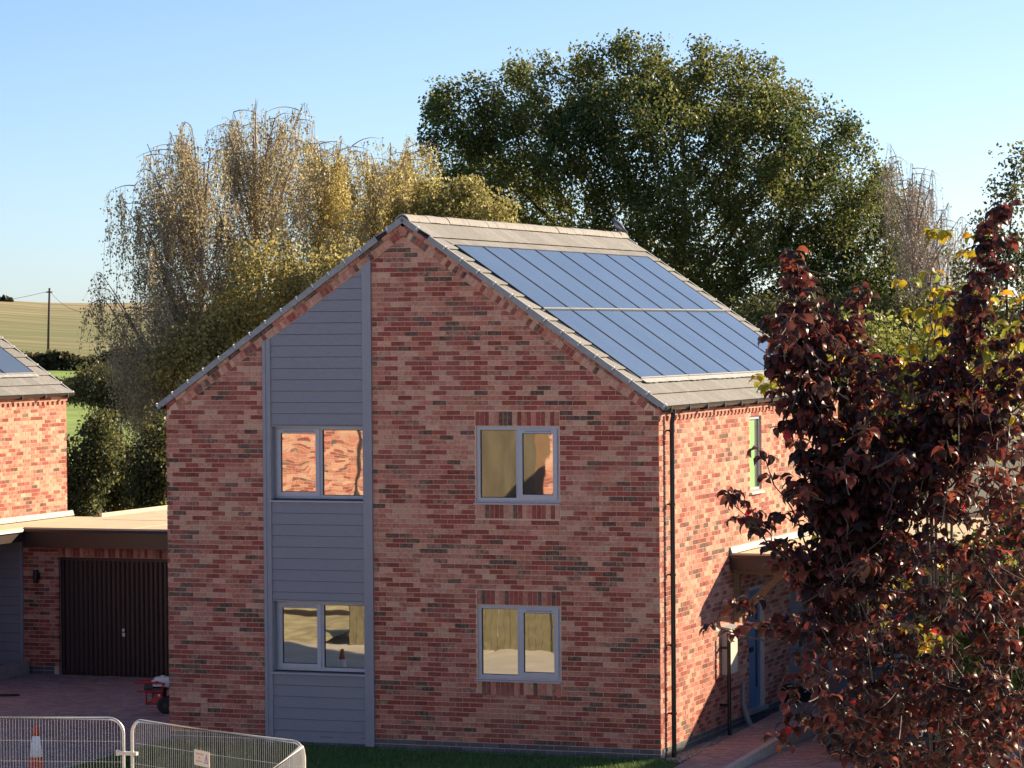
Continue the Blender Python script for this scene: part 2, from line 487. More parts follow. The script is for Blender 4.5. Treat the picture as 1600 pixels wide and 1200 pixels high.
def make_house(root, nparts):
    zt = lambda x: ZA - TP*abs(x-XM)                  # brick line under the verge
    band = .245                                       # depth of the verge band measured vertically
    # ---- front wall
    cx0, cx1 = -6.412, -4.586
    wr = [(-2.895, -1.567, 3.652, 4.786), (-2.895, -1.567, .978, 2.088)]
    body = MB()
    poly = [(-W+.012, -.45), (-.012, -.45), (-.012, HE), (XM, ZA-.02), (-W+.012, HE)]
    # mortar sheet in strips, leaving the openings clear
    def strip(a, b, za, zb):
        p = [(a, za), (b, za), (b, zb), (a, zb)]
        p = clip_poly(p, lambda q: q[1]-(ZA-.03-TP*abs(q[0]-XM)) if True else 0) if zb > HE-.2 else p
        if len(p) > 2: body.prism([(q[0], .006, q[1]) for q in p], (0, .19, 0))
    for a, b in ((-W+.012, cx0), (cx1, -2.895), (-1.567, -.012)):
        strip(a, b, -.45, HE-.2)
        mids = sorted({a, b} | ({XM} if a < XM < b else set()))
        for q0, q1 in zip(mids[:-1], mids[1:]): strip(q0, q1, HE-.2, ZA)
    for za, zb in ((-.45, .978), (2.088, 3.652), (4.786, ZA)): strip(-2.895, -1.567, za, zb)
    wall = body.build('front_wall', M['mortar'], root)
    hz = .2325
    holes = [(cx0-.005, cx1+.005, 0, 9)] + [(a-.008, b+.008, c-.26 if c > 0 else c, d+hz-.005) for a, b, c, d in
             ((-2.905, -1.557, 3.652, 4.786), (-2.905, -1.557, .978, 2.088))]
    cl = lambda z: (XM-(ZA-band+.07-z-.05)/TP, XM+(ZA-band+.07-z-.05)/TP)
    rows = brick_rows(-W, 0, 0, 7.65, holes, cl)
    # soldier courses over and under the right-hand windows
    for a, b, c, d in ((-2.905, -1.557, 3.652, 4.786), (-2.905, -1.557, .978, 2.088)):
        n = 18; p = (b-a)/n
        for z0, z1 in ((d+.01, d+.22), (c-.255, c-.05)):
            for i in range(n):
                q = random.random()
                k = 'dark' if q < .12 else 'red' if q < .55 else 'mid' if q < .8 else 'pale'
                rows.append((a+i*p+.005, a+(i+1)*p-.005, z0, z1, k))
    lay_bricks(rows, wall, 'x', 0, nparts, lambda q: (q[0]*-1)*1.0+abs(q[2]-2.2)*.35)
    eng = MB()
    for k in range(-5, 0):
        x = 0; first = True
        while x > -W+.01:
            w_ = .1025 if (first and k % 2) else .215
            c = np.array([.085, .095, .115, 0])*random.uniform(.75, 1.25)
            eng.box((max(x-w_, -W), -random.uniform(.001, .004), k*.075+.005), (x, .05, k*.075+.07), c)
            x -= w_+.01; first = False
    for k in range(-5, 0):
        y = .12 if k % 2 else .06
        while y < D-.01:
            c = np.array([.085, .095, .115, 0])*random.uniform(.75, 1.25)
            eng.box((-.05, y, k*.075+.005), (random.uniform(.001, .004), min(y+.215, D), k*.075+.07), c); y += .225
    e = eng.build('plinth', M['eng'], root); e['kind'] = 'stuff'
    # ---- verge band: a row of stretchers and a row of headers following each slope
    bd = MB()
    for sg in (-1, 1):
        ax = np.array([sg*CT, 0, -ST]); az = np.array([sg*ST, 0, CT])
        L = W/2/CT
        t = .0
        while t < L-.02:
            w_ = min(.215, L-t)
            p = np.array([XM, -.036, ZA]) + ax*t - az*.072
            bd.obox(p, ax*w_, (0, .1, 0), az*.064, brick_cols([brick_class(t, 9+sg)])[0]); t += w_+.01
        t = .04
        while t < L-.14:
            p = np.array([XM, -.02, ZA]) + ax*t - az*.19
            q = random.random()
            k = 'dark' if q < .14 else 'pale' if q < .45 else 'buff' if q < .62 else 'mid' if q < .82 else 'red'
            bd.obox(p, ax*.065, (0, .09, 0), az*.108, brick_cols([k])[0]); t += .075
    bd.prism([(XM-.1, -.034, ZA-.072), (XM-.045, -.034, ZA-.225), (XM+.045, -.034, ZA-.225), (XM+.1, -.034, ZA-.072), (XM+.05, -.034, ZA-.02), (XM, -.034, ZA+.02), (XM-.05, -.034, ZA-.02)], (0, .1, 0), brick_cols(['mid'])[0])
    b_ = bd.build('verge_band', M['brick'], root); b_['kind'] = 'stuff'
    bk = MB()
    for sg in (-1, 1):
        ax = np.array([sg*CT, 0, -ST]); az = np.array([sg*ST, 0, CT])
        bk.obox(np.array([XM, -.012, ZA])-az*.195, ax*(W/2/CT-.1), (0, .1, 0), az*.19)
    bk.build('verge_mortar', M['mortar'], root)
    # ---- weatherboarded strip
    cd = MB(); cd.prism([(cx0+.02, .03, -.15), (cx1-.02, .03, -.15), (cx1-.02, .03, zt(cx1)-.15), (cx0+.02, .03, zt(cx0)-.15)], (0, .02, 0))
    # cut round the windows: the backing is split at window height by using three sheets
    cd = MB()
    wl = [(-6.285, -4.736, 3.652, 4.786), (-6.285, -4.736, .992, 2.086)]
    for za, zb in ((-.15, .992), (2.086, 3.652), (4.786, 8)):
        p = clip_poly([(cx0+.02, za), (cx1-.02, za), (cx1-.02, zb), (cx0+.02, zb)], lambda q: q[1]-(ZA-.1-TP*abs(q[0]-XM)))
        cd.prism([(q[0], .03, q[1]) for q in p], (0, .16, 0))
    for x0, x1 in ((cx0+.021, -6.29), (-4.73, cx1-.021)): cd.box((x0, .035, .9), (x1, .18, 4.9))
    clad = cd.build('cladding', M['dark_gap'], root)
    zc = -.12
    e = .1745
    zlist = []
    z = 4.786-.004
    up_ = []
    z0 = .0
    for (za, zb) in ((-.1, .945), (2.09, 3.605), (4.792, 7.5)):
        z = zb if zb < 7 else None
        if z is None:
            z = za
            while z < 7.3:
                zlist.append((z, z+e, zb)); z += e
        else:
            n = int(math.ceil((zb-za)/e))
            for i in range(n): zlist.append((max(za, zb-(i+1)*e), zb-i*e, zb))
    for (a, b, zb) in zlist:
        p = clip_poly([(-6.286, a), (-4.734, a), (-4.734, b), (-6.286, b)], lambda q: q[1]-(ZA-.2-TP*abs(q[0]-XM)))
        if len(p) < 3: continue
        ztop = max(q[1] for q in p)
        bm = MB()
        n = len(p)
        # lapped board: bottom edge stands out, with a shadow nick
        fv = [(q[0], .004-.014*(1-(q[1]-a)/e), q[1]+(.006 if q[1] < a+.001 else 0)) for q in p]
        bv = [(q[0], .03, q[1]+(.006 if q[1] < a+.001 else 0)) for q in p]
        fs = [list(range(n)), list(range(n, 2*n))[::-1]] + [[(i+1) % n, i, n+i, n+(i+1) % n] for i in range(n)]
        bm.add(fv+bv, fs)
        bm.build('cladding_board', M['clad'], clad)
    for x0, x1, zz in ((cx0, -6.36, 0), (-6.36, -6.284, 0), (-4.736, -4.652, 0), (-4.652, cx1, 0)):
        pr = .035 if x0 in (cx0, -4.652) else .024
        t = MB()
        p = clip_poly([(x0, -.13), (x1, -.13), (x1, 8), (x0, 8)], lambda q: q[1]-(ZA-.2-TP*abs(q[0]-XM)))
        t.prism([(q[0], -pr, q[1]) for q in p], (0, pr+.05, 0)); t.build('corner_trim', M['trim'], clad)
    for a, b, c, d in wl:
        rv = MB()
        rv.box((a-.004, -.005, c), (a+.012, .2, d)); rv.box((b-.012, -.005, c), (b+.004, .2, d)); rv.box((a+.012, -.01, d-.014), (b-.012, .2, d+.004))
        rv.build('reveal_lining', M['trim'], clad)
        window(root, 'window', a+.012, b-.012, c, d-.014, .13, True)
    for a, b, c, d in wr: window(root, 'window', a, b, c, d, .035, False)
    rb = MB()
    for a, b, c, d in wl+wr: rb.box((a+.02, .26, c-.1), (b-.02, .3, d+.1))
    rb.build('room_blind', M['room_wall'], root)
    # ---- side wall facing +x, with a narrow window
    sw = MB(); w0, w1, zz0, zz1 = 4.87, 5.56, 3.585, 4.8
    d0, d1, dz = 4.74, 5.68, 2.02
    for (a, b, c, d) in ((.19, d0, -.45, HE), (d0, w0, dz, HE), (w0, d1, dz, zz0), (w0, w1, zz1, HE), (w1, D-.012, dz, HE), (d1, D-.012, -.45, dz), (w1, d1, dz, zz0)):
        sw.box((-.19, a, c), (-.006, b, min(d, HE)))
    side = sw.build('side_wall', M['mortar'], root)
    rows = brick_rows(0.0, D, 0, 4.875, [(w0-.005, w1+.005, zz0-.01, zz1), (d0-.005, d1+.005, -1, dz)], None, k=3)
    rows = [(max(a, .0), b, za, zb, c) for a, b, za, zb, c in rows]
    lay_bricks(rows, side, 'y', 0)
    # corbelled eaves: dentils under two oversailing courses
    cb = MB()
    y = 0.0
    while y < D-.1:
        cb.box((-.05, y, 4.88), (.032, y+.1025, 4.945), brick_cols(['mid'])[0]) ; y += .2
    for r_, pr in ((0, .032), (1, .04)):
        y = -.0 if r_ % 2 else .0
        while y < D:
            w_ = .215 if not (r_ % 2 and y < .01) else .1025
            cb.box((-.05, y, 4.955+r_*.075), (pr, min(y+w_, D), 5.02+r_*.075), brick_cols([random.choice(['mid', 'pale', 'red', 'mid'])])[0]); y += w_+.01
    o = cb.build('corbel', M['brick'], root); o['kind'] = 'stuff'
    cm = MB(); cm.box((-.05, .004, 4.94), (.026, D-.004, 5.09)); cm.box((-.05, .004, 4.87), (-.003, D-.004, 4.94)); cm.build('corbel_mortar', M['mortar'], root)
    # narrow window in the side wall, green protective film on its near half
    wf = MB(); f = .05
    xb = -.03
    for (a, b, c, d) in ((w0, w1, zz1-f, zz1), (w0, w1, zz0, zz0+f), (w0, w0+f, zz0+f, zz1-f), (w1-f, w1, zz0+f, zz1-f)):
        wf.box((xb-.07, a, c), (xb+(.0), b, d))
    win = wf.build('narrow_window', M['frame'], root)
    MB().box((xb-.04, w0+f, zz0+f), (xb-.02, w1-f, zz1-f)).build('glass_pane', M['glass_side'], win)
    MB().box((xb-.018, w0+f, zz0+f), (xb-.012, w0+f+.36, zz1-f-.02)).build('green_film', M['film'], win)
    MB().prism([(-.1, w0-.02, zz0-.05), (.045, w0-.02, zz0-.05), (.045, w0-.02, zz0-.02), (-.1, w0-.02, zz0+.0)], (0, w1-w0+.04, 0)).build('sill', M['white'], win)
    MB().box((xb-.2, w0, zz0), (xb-.16, w1, zz1)).build('room_blind', M['dark_gap'], win)
    # front door in the side wall
    dr = MB(); xb = -.07
    for (a, b, c, d) in ((d0, d1, dz-.06, dz), (d0, d0+.05, .03, dz-.06), (d1-.05, d1, .03, dz-.06)): dr.box((xb-.06, a, c), (xb+.02, b, d))
    door = dr.build('front_door', M['frame'], root)
    MB().box((xb-.05, d0+.05, .04), (xb, d1-.05, dz-.06)).build('door_leaf', M['door'], door)
    MB().box((xb, d0+.2, .95), (xb+.012, d0+.48, 1.03)).build('letter_box', M['black'], door)
    MB().box((xb, d0+.62, .35), (xb+.008, d0+.72, 1.75)).build('glass_slot', M['car_glass'], door)
    MB().tube([(xb+.03, d1-.14, .95), (xb+.05, d1-.14, .95), (xb+.05, d1-.14, 1.1)], .012).build('handle', M['alu'], door)
    MB().box((-.13, d0-.05, -.03), (.05, d1+.05, .03)).build('threshold', M['alu'], door)
    # ---- hidden left and back walls
    bw = MB(); bw.box((-W+.006, .2, -.45), (-W+.19, D-.012, HE)); bw.prism([(-W+.012, D-.006, -.45), (-.012, D-.006, -.45), (-.012, D-.006, HE), (XM, D-.006, ZA-.03), (-W+.012, D-.006, HE)], (0, -.18, 0))
    back = bw.build('back_wall', M['mortar'], root)
    lay_bricks(brick_rows(0, D, 0, HE, k=5), back, '-x', -W)
    lay_bricks(brick_rows(-W, 0, 0, 7.8, (), lambda z: (XM-(ZA-z-.06)/TP, XM+(ZA-z-.06)/TP), k=7), back, 'b', D)
    # ---- roof
    yf, yb_ = -.075, D+.07
    zr = ZA+.045
    dk = MB()
    for sg in (-1, 1):
        ax = np.array([sg*CT, 0, -ST]); az = np.array([sg*ST, 0, CT])
        dk.obox(np.array([XM, yf+.02, ZA+.002]), ax*(W/2/CT+.08), (0, yb_-yf-.04, 0), az*.03)
    roof = dk.build('roof', M['dark_gap'], root)
    pan = (-3.40, -.43, .42, 10.05)                    # x and y range of the solar array
    tiles = MB(); tcol = np.array([.232, .230, .228, 0])
    edges = [XM+.0]+[-3.60+.267*k for k in range(0, 15)]
    edges = [e_ for e_ in edges if e_ < .0]+[.125]
    ycols = [yf+.03, .42]+list(np.linspace(.42, 10.05, 30)[1:])+[yb_-.03]
    def tile_geo(b, xa, xb2, ya, yb2, c, sg=1):
        # xa upslope, xb2 downslope (measured on the right-hand slope)
        def P(x, y, h):
            d = (x-XM)
            z = zr - TP*d + h/CT
            return (XM+sg*d, y, z)
        h0, h1, t = .002, .036, .013
        v = [P(xa, ya, h0-.02), P(xb2, ya, h1-t), P(xb2, yb2, h1-t), P(xa, yb2, h0-.02), P(xa, ya, h0), P(xb2, ya, h1), P(xb2, yb2, h1), P(xa, yb2, h0)]
        b.bulk(v, MB.BOX if sg > 0 else MB.BOX[:, ::-1], c)
    cnt = 0
    for i in range(len(edges)-1):
        xa, xb2 = edges[i], edges[i+1]+.02
        for j in range(len(ycols)-1):
            ya, yb2 = ycols[j]+.0025, ycols[j+1]-.0025
            mid = (ya+yb2)/2
            inp = pan[2] < mid < pan[3]
            x0, x1 = xa, xb2
            if inp:
                if x1 <= pan[0]+.02 or x0 >= pan[1]-.01: pass
                elif x0 < pan[0]: x1 = pan[0]-.012
                elif x1 > pan[1]+.05: x0 = pan[1]+.012
                else: continue
            c = tcol.copy(); c[:3] *= random.uniform(.88, 1.12)
            b = MB() if nparts else tiles
            tile_geo(b, x0, x1, ya, yb2, c)
            if nparts: b.build('roof_tile', M['tile'], roof)
    left = MB() if nparts else tiles
    for i in range(len(edges)-1):
        for j in range(len(ycols)-1):
            tile_geo(left, edges[i], edges[i+1]+.02, ycols[j]+.0025, ycols[j+1]-.0025, tcol*random.uniform(.9, 1.1), -1)
    o = left.build('roof_tile', M['tile'], roof); o['kind'] = 'stuff'
    # solar array, two rows of eight, set into the roof
    def RP(x, y, h): return np.array([x, y, zr-TP*(x-XM)+h/CT])
    tray = MB(); tray.prism([RP(pan[0]-.02, pan[2]-.03, .0), RP(pan[1]+.06, pan[2]-.03, .02), RP(pan[1]+.06, pan[3]+.03, .02), RP(pan[0]-.02, pan[3]+.03, .0)], (0, 0, .012))
    tray.build('flashing_tray', M['verge'], roof)
    rows_ = ((-3.40, -1.965), (-1.935, -.43))
    for xa, xb2 in rows_:
        for k in range(8):
            p = (pan[3]-pan[2])/8
            ya, yb2 = pan[2]+k*p+.012, pan[2]+(k+1)*p-.012
            fr = MB(); t = .018
            for (a0, a1, b0, b1) in ((xa, xa+t, ya, yb2), (xb2-t, xb2, ya, yb2), (xa+t, xb2-t, ya, ya+t), (xa+t, xb2-t, yb2-t, yb2)):
                fr.prism([RP(a0, b0, .015), RP(a1, b0, .015), RP(a1, b1, .015), RP(a0, b1, .015)], np.array([ST, 0, CT])*.034)
            sp = fr.build('solar_panel', M['pv_frame'], root)
            g = MB(); g.prism([RP(xa+t, ya+t, .016), RP(xb2-t, ya+t, .016), RP(xb2-t, yb2-t, .016), RP(xa+t, yb2-t, .016)], np.array([ST, 0, CT])*.027)
            g.build('cell_glass', M['cell'], sp)
            rl = MB()
            rl.prism([RP(xb2+.002, ya, .03), RP(xb2+.022, ya, .03), RP(xb2+.022, yb2, .03), RP(xb2+.002, yb2, .03)], np.array([ST, 0, CT])*.024)
            rl.build('edge_rail', M['verge'], sp)
    ap = MB(); y = pan[2]-.02
    while y < pan[3]:
        w_ = min(.28, pan[3]+.02-y)
        ap.prism([RP(pan[1]+.03, y, .034), RP(pan[1]+.11, y, .036+.008*random.random()), RP(pan[1]+.11+.015*random.random(), y+w_, .036+.008*random.random()), RP(pan[1]+.03, y+w_, .034)], (0, 0, .006)); y += w_
    ap.build('lead_apron', M['lead'], roof)
    # ridge tiles
    nR = 25; p = (yb_-yf)/nR
    rv = MB()
    ang = np.linspace(-1.12, 1.12, 7)
    pts = [(.125*math.sin(a)/math.sin(1.12), .115*(math.cos(a)-math.cos(1.12))/(1-math.cos(1.12))) for a in ang]
    inn = [(q[0]*.86, q[1]*.86-.008) for q in pts[::-1]]
    rv.prism([(q[0], 0, q[1]) for q in pts+inn], (0, p-.008, 0), np.array([.29, .28, .27, 0]))
    ro = rv.build('ridge_tile', M['tile'], roof)
    base_z = zr-TP*.125+.028/CT+.006
    for k in range(nR):
        o = ro if k == 0 else ro.copy()
        if k: COL.objects.link(o)
        o.location = (XM, yf+k*p+.004, base_z+random.uniform(-.004, .004))
        o.rotation_euler = (0, random.gauss(0, .01), random.gauss(0, .008))
    # dry verge caps, one to a tile course
    for sg in (-1, 1):
        ax = np.array([sg*CT, 0, -ST]); az = np.array([sg*ST, 0, CT])
        cap = MB(); Lc = .267/CT
        cap.obox(-az*.075, ax*(Lc+.012), (0, .03, 0), az*.082)
        cap.obox(az*.007, ax*(Lc+.012), (0, .05, 0), az*.006)
        vo = cap.build('verge_cap', M['verge'], roof)
        cq = MB(); cq.obox(-az*.03+(0, -.01, 0), ax*.018, (0, .06, 0), az*.056); co = cq.build('clip', M['clip'], vo)
        for side_y in (yf-.0, yb_+.0):
            for i, xe in enumerate(edges[:-1]):
                first = (side_y == yf and i == 0)
                o = vo if first else vo.copy()
                d = xe-XM
                o.location = (XM+sg*d, side_y, zr-TP*d+(.004+.012)/CT)
                if side_y > 1: o.scale = (1, -1, 1)
                if not first:
                    COL.objects.link(o)
                    c2 = co.copy(); COL.objects.link(c2); c2.parent = o; c2.location = ax*(Lc-.03)
                else: co.location = ax*(Lc-.03)
    # gutters and downpipe
    gt = MB()
    for sx in (1, -1):
        xg = .1 if sx > 0 else -W-.1
        an = np.linspace(math.pi, 2*math.pi, 9)
        pr = [(xg+.062*math.cos(a), 5.085+.062*math.sin(a)) for a in an]+[(xg+.055*math.cos(a), 5.088+.055*math.sin(a)) for a in an[::-1]]
        gt = MB(); gt.prism([(q[0], yf-.02, q[1]) for q in pr], (0, yb_-yf+.04, 0))
        g_ = gt.build('gutter', M['black'], root)
        if sx > 0: gut = g_
    gb = MB()
    for k in range(12): gb.box((.03, .12+k*.93, 5.0), (.166, .15+k*.93, 5.095))
    gb.build('gutter_bracket', M['black'], gut)
    dp = MB(); dp.tube([(.1, .40, 5.03), (.1, .40, 4.93), (.085, .39, 4.84), (.085, .38, 4.7), (.085, .38, -.2)], .036, 10)
    pipe = dp.build('downpipe', M['black'], root)
    for z in (4.72, 3.62, 2.57, 1.52, .5):
        c = MB(); c.lathe([(.036, -.02), (.046, -.02), (.046, .02), (.036, .02)], (.085, .38, z), 10); c.box((0, .365, z-.012), (.06, .395, z+.012)); c.build('pipe_clip', M['black'], pipe)

house = thing('brick_house', 'red brick house in the middle with a blue-grey boarded strip up its gable', 'house')
make_house(house, 270)
other = thing('brick_house', 'brick house at the left edge showing only its sunlit flank and roof corner', 'house', (-16.4, 1.6, -.05))
make_house(other, 0)
for (loc, rz, lab) in (((16.4, 9.2, .62), 0, 'brick house beyond the right edge whose shadow lies on the drive'),
                       ((-19.0, -34.0, -.3), math.pi/2, 'brick house across the road mirrored in the upper left window'),
                       ((-14.3, -35.0, -.3), math.pi, 'second brick house across the road, a sliver of it mirrored upstairs')):
    c = copy_tree(other); c.location = loc; c.rotation_euler = (0, 0, rz); c['label'] = lab

# ------------------------------------------------------------------ garages with their porches
def make_garage(root):
    G0, G1, YF, YB = .0, 8.29, 7.2, 14.4
    zt = 2.64
    rf = MB()
    prof = [(0.02, 3.72), (1.0, 3.72), (1.0, 6.95), (8.29, 6.95), (8.29, 14.4), (.72, 14.4), (.72, 10.7), (.02, 10.7)]
    rf.prism([(a, b, zt-.16) for a, b in prof], (0, 0, .16))
    roof = rf.build('flat_roof', M['felt'], root)
    # raised membrane edges
    ed = MB()
    for (a, b, c, d) in ((.0, 3.66, 1.06, 3.721), (1.0, 3.72, 1.06, 6.95), (1.0, 6.89, 8.29, 6.951)):
        ed.box((a, b, zt-.02), (c, d, zt+.028))
    ed.build('roof_edge', M['felt'], roof)
    ed = MB(); ed.box((.66, 10.7, zt-.02), (.72, 14.46, zt+.07)); ed.box((.72, 14.4, zt-.02), (8.29, 14.46, zt+.07)); ed.build('back_upstand', M['felt'], roof)
    sm = MB()
    for q in (3.1, 5.6): sm.box((q, 7.0, zt+.0005), (q+.05, 14.3, zt+.006))
    sm.box((1.2, 9.8, zt+.0005), (8.2, 9.84, zt+.005))
    sm.build('membrane_seam', M['felt'], roof)
    fa = MB()
    fz = zt-.235; fg = zt-.35
    for (p, ax_, ay_, f_) in (((.02, 3.66, 0), (1.06, 0, 0), (0, .03, 0), fz), ((1.05, 3.69, 0), (0, 3.2, 0), (.03, 0, 0), fz), ((1.05, 6.86, 0), (7.23, 0, 0), (0, .03, 0), fg)):
        fa.obox((p[0], p[1], f_), ax_, ay_, (0, 0, zt-.035-f_))
    fas = fa.build('fascia', M['fascia'], root)
    dr = MB()
    dr.prism([(.02, 3.62, zt-.05), (.02, 3.66, zt-.05), (.02, 3.66, zt-.005), (.02, 3.645, zt-.005)], (1.1, 0, 0))
    dr.prism([(1.1, 6.82, zt-.05), (1.1, 6.86, zt-.05), (1.1, 6.86, zt-.005), (1.1, 6.845, zt-.005)], (7.18, 0, 0))
    dr.prism([(1.12, 3.66, zt-.05), (1.08, 3.66, zt-.05), (1.08, 3.66, zt-.005), (1.095, 3.66, zt-.005)], (0, 3.2, 0))
    dr.build('drip_trim', M['fascia'], fas)
    so = MB(); so.box((.02, 3.69, fz+.01), (1.05, 7.19, fz+.02)); so.box((1.06, 6.89, fg+.01), (8.28, 7.19, fg+.02)); so.build('soffit', M['fascia'], root)
    # lead upstand against the house wall, in lengths
    y = 3.66; k = 0
    ld = None
    while y < 10.6:
        l_ = MB(); l_.prism([(.004, y, zt-.0), (.05, y, zt+.02), (.018, y, zt+.12), (.004, y, zt+.125)], (0, 1.18, 0))
        o = l_.build('lead_flashing', M['lead'], roof); y += 1.19
    # front wall: boarded panel by the house, brick pier, door, brick
    wl = MB(); wl.box((.85, YF+.006, -.3), (1.6, YF+.2, fz+.02)); wl.box((4.12, YF+.006, -.3), (8.28, YF+.2, fz+.02)); wl.box((1.6, YF+.006, 2.09), (4.12, YF+.2, fz+.02))
    wall = wl.build('front_wall', M['mortar'], root)
    rows = brick_rows(.84, 8.28, 0, 2.4, [(1.62, 4.12, -1, 2.4)], None, k=11)
    for i in range(33):
        q = random.random(); a = 1.62+i*.0757
        rows.append((a+.005, a+.0707, 2.095, 2.31, 'red' if q < .4 else 'mid' if q < .75 else 'pale'))
    lay_bricks(rows, wall, 'x', YF)
    pl = MB(); x = .84
    for r_ in (-3, -2, -1):
        x = .84
        while x < 8.28:
            if not 1.5 < x < 4.11: pl.box((x, YF-.004, r_*.075+.005), (min(x+.215, 1.61 if x < 2 else 8.28), YF+.05, r_*.075+.07), np.array([.085, .095, .115, 0])*random.uniform(.8, 1.2))
            x += .225
    o = pl.build('plinth', M['eng'], root); o['kind'] = 'stuff'
    bw = MB(); bw.box((.73, YF+.2, -.3), (.92, 14.39, zt-.16)); bw.box((.92, 14.2, -.3), (8.28, 14.39, zt-.16)); bw.build('back_wall', M['mortar'], root)
    cb = MB(); cb.box((.0, YF+.03, -.1), (.85, YF+.2, fz+.02)); cl = cb.build('cladding', M['dark_gap'], root)
    z = -.08
    while z < fz:
        b = MB(); z1 = min(z+.1745, fz+.01)
        b.prism([(.004, YF-.012, z+.005), (.004, YF+.03, z+.005), (.004, YF+.03, z1), (.004, YF+.002, z1)], (.8, 0, 0)); b.build('cladding_board', M['clad'], cl); z += .1745
    t = MB(); t.box((.8, YF-.03, -.1), (.86, YF+.1, fz+.01)); t.build('corner_trim', M['trim'], cl)
    # up-and-over door of upright ribs with a wicket split
    df = MB(); df.box((1.6, YF+.12, -.2), (1.67, YF+.2, 2.09)); df.box((4.05, YF+.12, -.2), (4.12, YF+.2, 2.09)); df.box((1.67, YF+.12, 2.02), (4.05, YF+.2, 2.09))
    door = df.build('garage_door', M['garage_door'], root)
    n = 24; p = (4.05-1.67)/n
    rib = MB(); rib.prism([(.004, 0, 0), (p*.3, -.018, 0), (p*.75, -.018, 0), (p-.002, 0, 0), (p-.002, .03, 0), (.004, .03, 0)], (0, 0, 2.2))
    ro = rib.build('door_rib', M['garage_door'], door)
    for i in range(n):
        o = ro if i == 0 else ro.copy()
        if i: COL.objects.link(o)
        o.location = (1.67+i*p, YF+.15, -.18)
    h = MB(); h.lathe([(.0, 0), (.03, 0), (.03, .02), (0, .02)], (2.93, YF+.1, .72), 10, axis='y'); h.box((2.9, YF+.105, .6), (2.96, YF+.125, .67)); h.build('handle', M['alu'], door)
    g = MB(); g.box((2.255, YF+.128, .02), (2.275, YF+.15, 1.62)); g.build('split_line', M['dark_gap'], door)
    # timber bracket under the porch
    br = MB(); br.box((.004, 3.86, 1.55), (.1, 3.96, fz+.01)); br.box((.1, 3.86, fz-.09), (.95, 3.96, fz+.01))
    br.prism([(.1, 3.87, 1.62), (.1, 3.87, 1.78), (.72, 3.87, fz-.09), (.86, 3.87, fz-.09)], (0, .08, 0)); br.build('porch_bracket', M['wood'], root)

gar = thing('garage', 'flat-roofed garage and porch on the right flank, half hidden by the purple tree', 'garage')
make_garage(gar)
g2 = copy_tree(gar); g2.location = (-16.4, 1.6, -.1)
g2['label'] = 'flat-roofed garage with dark ribbed door, left of the house'

def wall_lamp(loc, rz, label):
    t = thing('wall_lamp', label, 'lamp', loc, rz, 'up-and-down wall lamps')
    b = MB(); b.box((-.04, -.03, -.05), (.04, 0, .05)); b.build('back_plate', M['black'], t)
    b = MB(); b.lathe([(0, -.13), (.048, -.13), (.05, -.12), (.05, .12), (.048, .13), (0, .13)], (0, -.085, 0), 14); b.build('shade', M['black'], t, True)
    b = MB(); b.lathe([(.02, .131), (.044, .131), (.044, .136), (0, .138)], (0, -.085, 0), 14); b.build('lens', M['white'], t)
wall_lamp((-15.22, 8.79, 1.62), 0, 'small black cylinder lamp on the brick pier beside the garage door')
wall_lamp((.0, 4.58, 1.7), math.pi/2, 'small wall lamp by the front door under the porch')

mb = thing('meter_box', 'cream meter cabinet on the sunlit flank wall below the porch', 'meter box')
b = MB(); b.box((.003, 3.2, .78), (.11, 3.68, 1.5)); b.build('cabinet', M['cream'], mb)
b = MB(); b.box((.112, 3.22, .8), (.122, 3.66, 1.48)); b.build('cabinet_door', M['cream'], mb)
b = MB(); b.prism([(.003, 3.17, 1.502), (.15, 3.17, 1.502), (.15, 3.17, 1.515), (.003, 3.17, 1.54)], (0, .54, 0)); b.build('rain_hood', M['lead'], mb)
b = MB(); b.tube([(.15, 3.08, 1.45), (.15, 3.08, -.2)], .03, 10); b.box((.0, 3.06, 1.2), (.14, 3.1, 1.24)); b.box((.0, 3.06, .3), (.14, 3.1, .34))
tag(b.build('service_pipe', M['black']), 'black upright pipe in front of the cream meter cabinet', 'pipe')
b = MB(); b.tube([(.03, 4.28, .55), (.03, 4.28, .2), (.06, 4.3, .05), (.13, 4.33, -.14)], [.035, .035, .045, .05], 8)
tag(b.build('cable_duct', M['verge']), 'grey kicked cable duct low on the wall left of the front door', 'duct')

# ------------------------------------------------------------------ ground, drives, path, lawn
def gz(x, y):
    d = np.hypot(x-14.2, y+44.7)
    z = np.where(d < 150, -.32, np.where(d < 290, -.32+(d-150)/140*3.45, 3.13+(d-290)/330*9.6))
    z = np.where(d > 620, 12.73-(d-620)*.012, z)
    a = np.degrees(np.arctan2(y+44.7, x-14.2))
    hill = np.clip((d-290)/330, 0, 1)
    z = z+hill*(np.clip((a-119.6)*.26, -3, 3)+.25*np.sin(a*1.9))
    return z
nx = 160
ang = np.linspace(-math.pi, math.pi, nx, endpoint=False)
rad = np.concatenate([[0.01], np.linspace(12, 150, 14), np.linspace(165, 620, 30), np.linspace(660, 3000, 14)])
A_, R_ = np.meshgrid(ang, rad)
gx, gy = 14.2+R_*np.cos(A_), -44.7+R_*np.sin(A_)
gv = np.stack([gx, gy, gz(gx, gy)-np.clip((np.hypot(gx-14.2, gy+44.7)-292)/60, 0, 1)*1.6], -1).reshape(-1, 3)
i = np.arange(len(rad)-1)[:, None]*nx; j = np.arange(nx)[None]
gf = np.stack([i+j, i+nx+j, i+nx+(j+1) % nx, i+(j+1) % nx], -1).reshape(-1, 4)[:, ::-1]
tag(MB().bulk(gv, gf, (.1, .1, .05, 0)).build('ground', M['soil']), kind='structure')

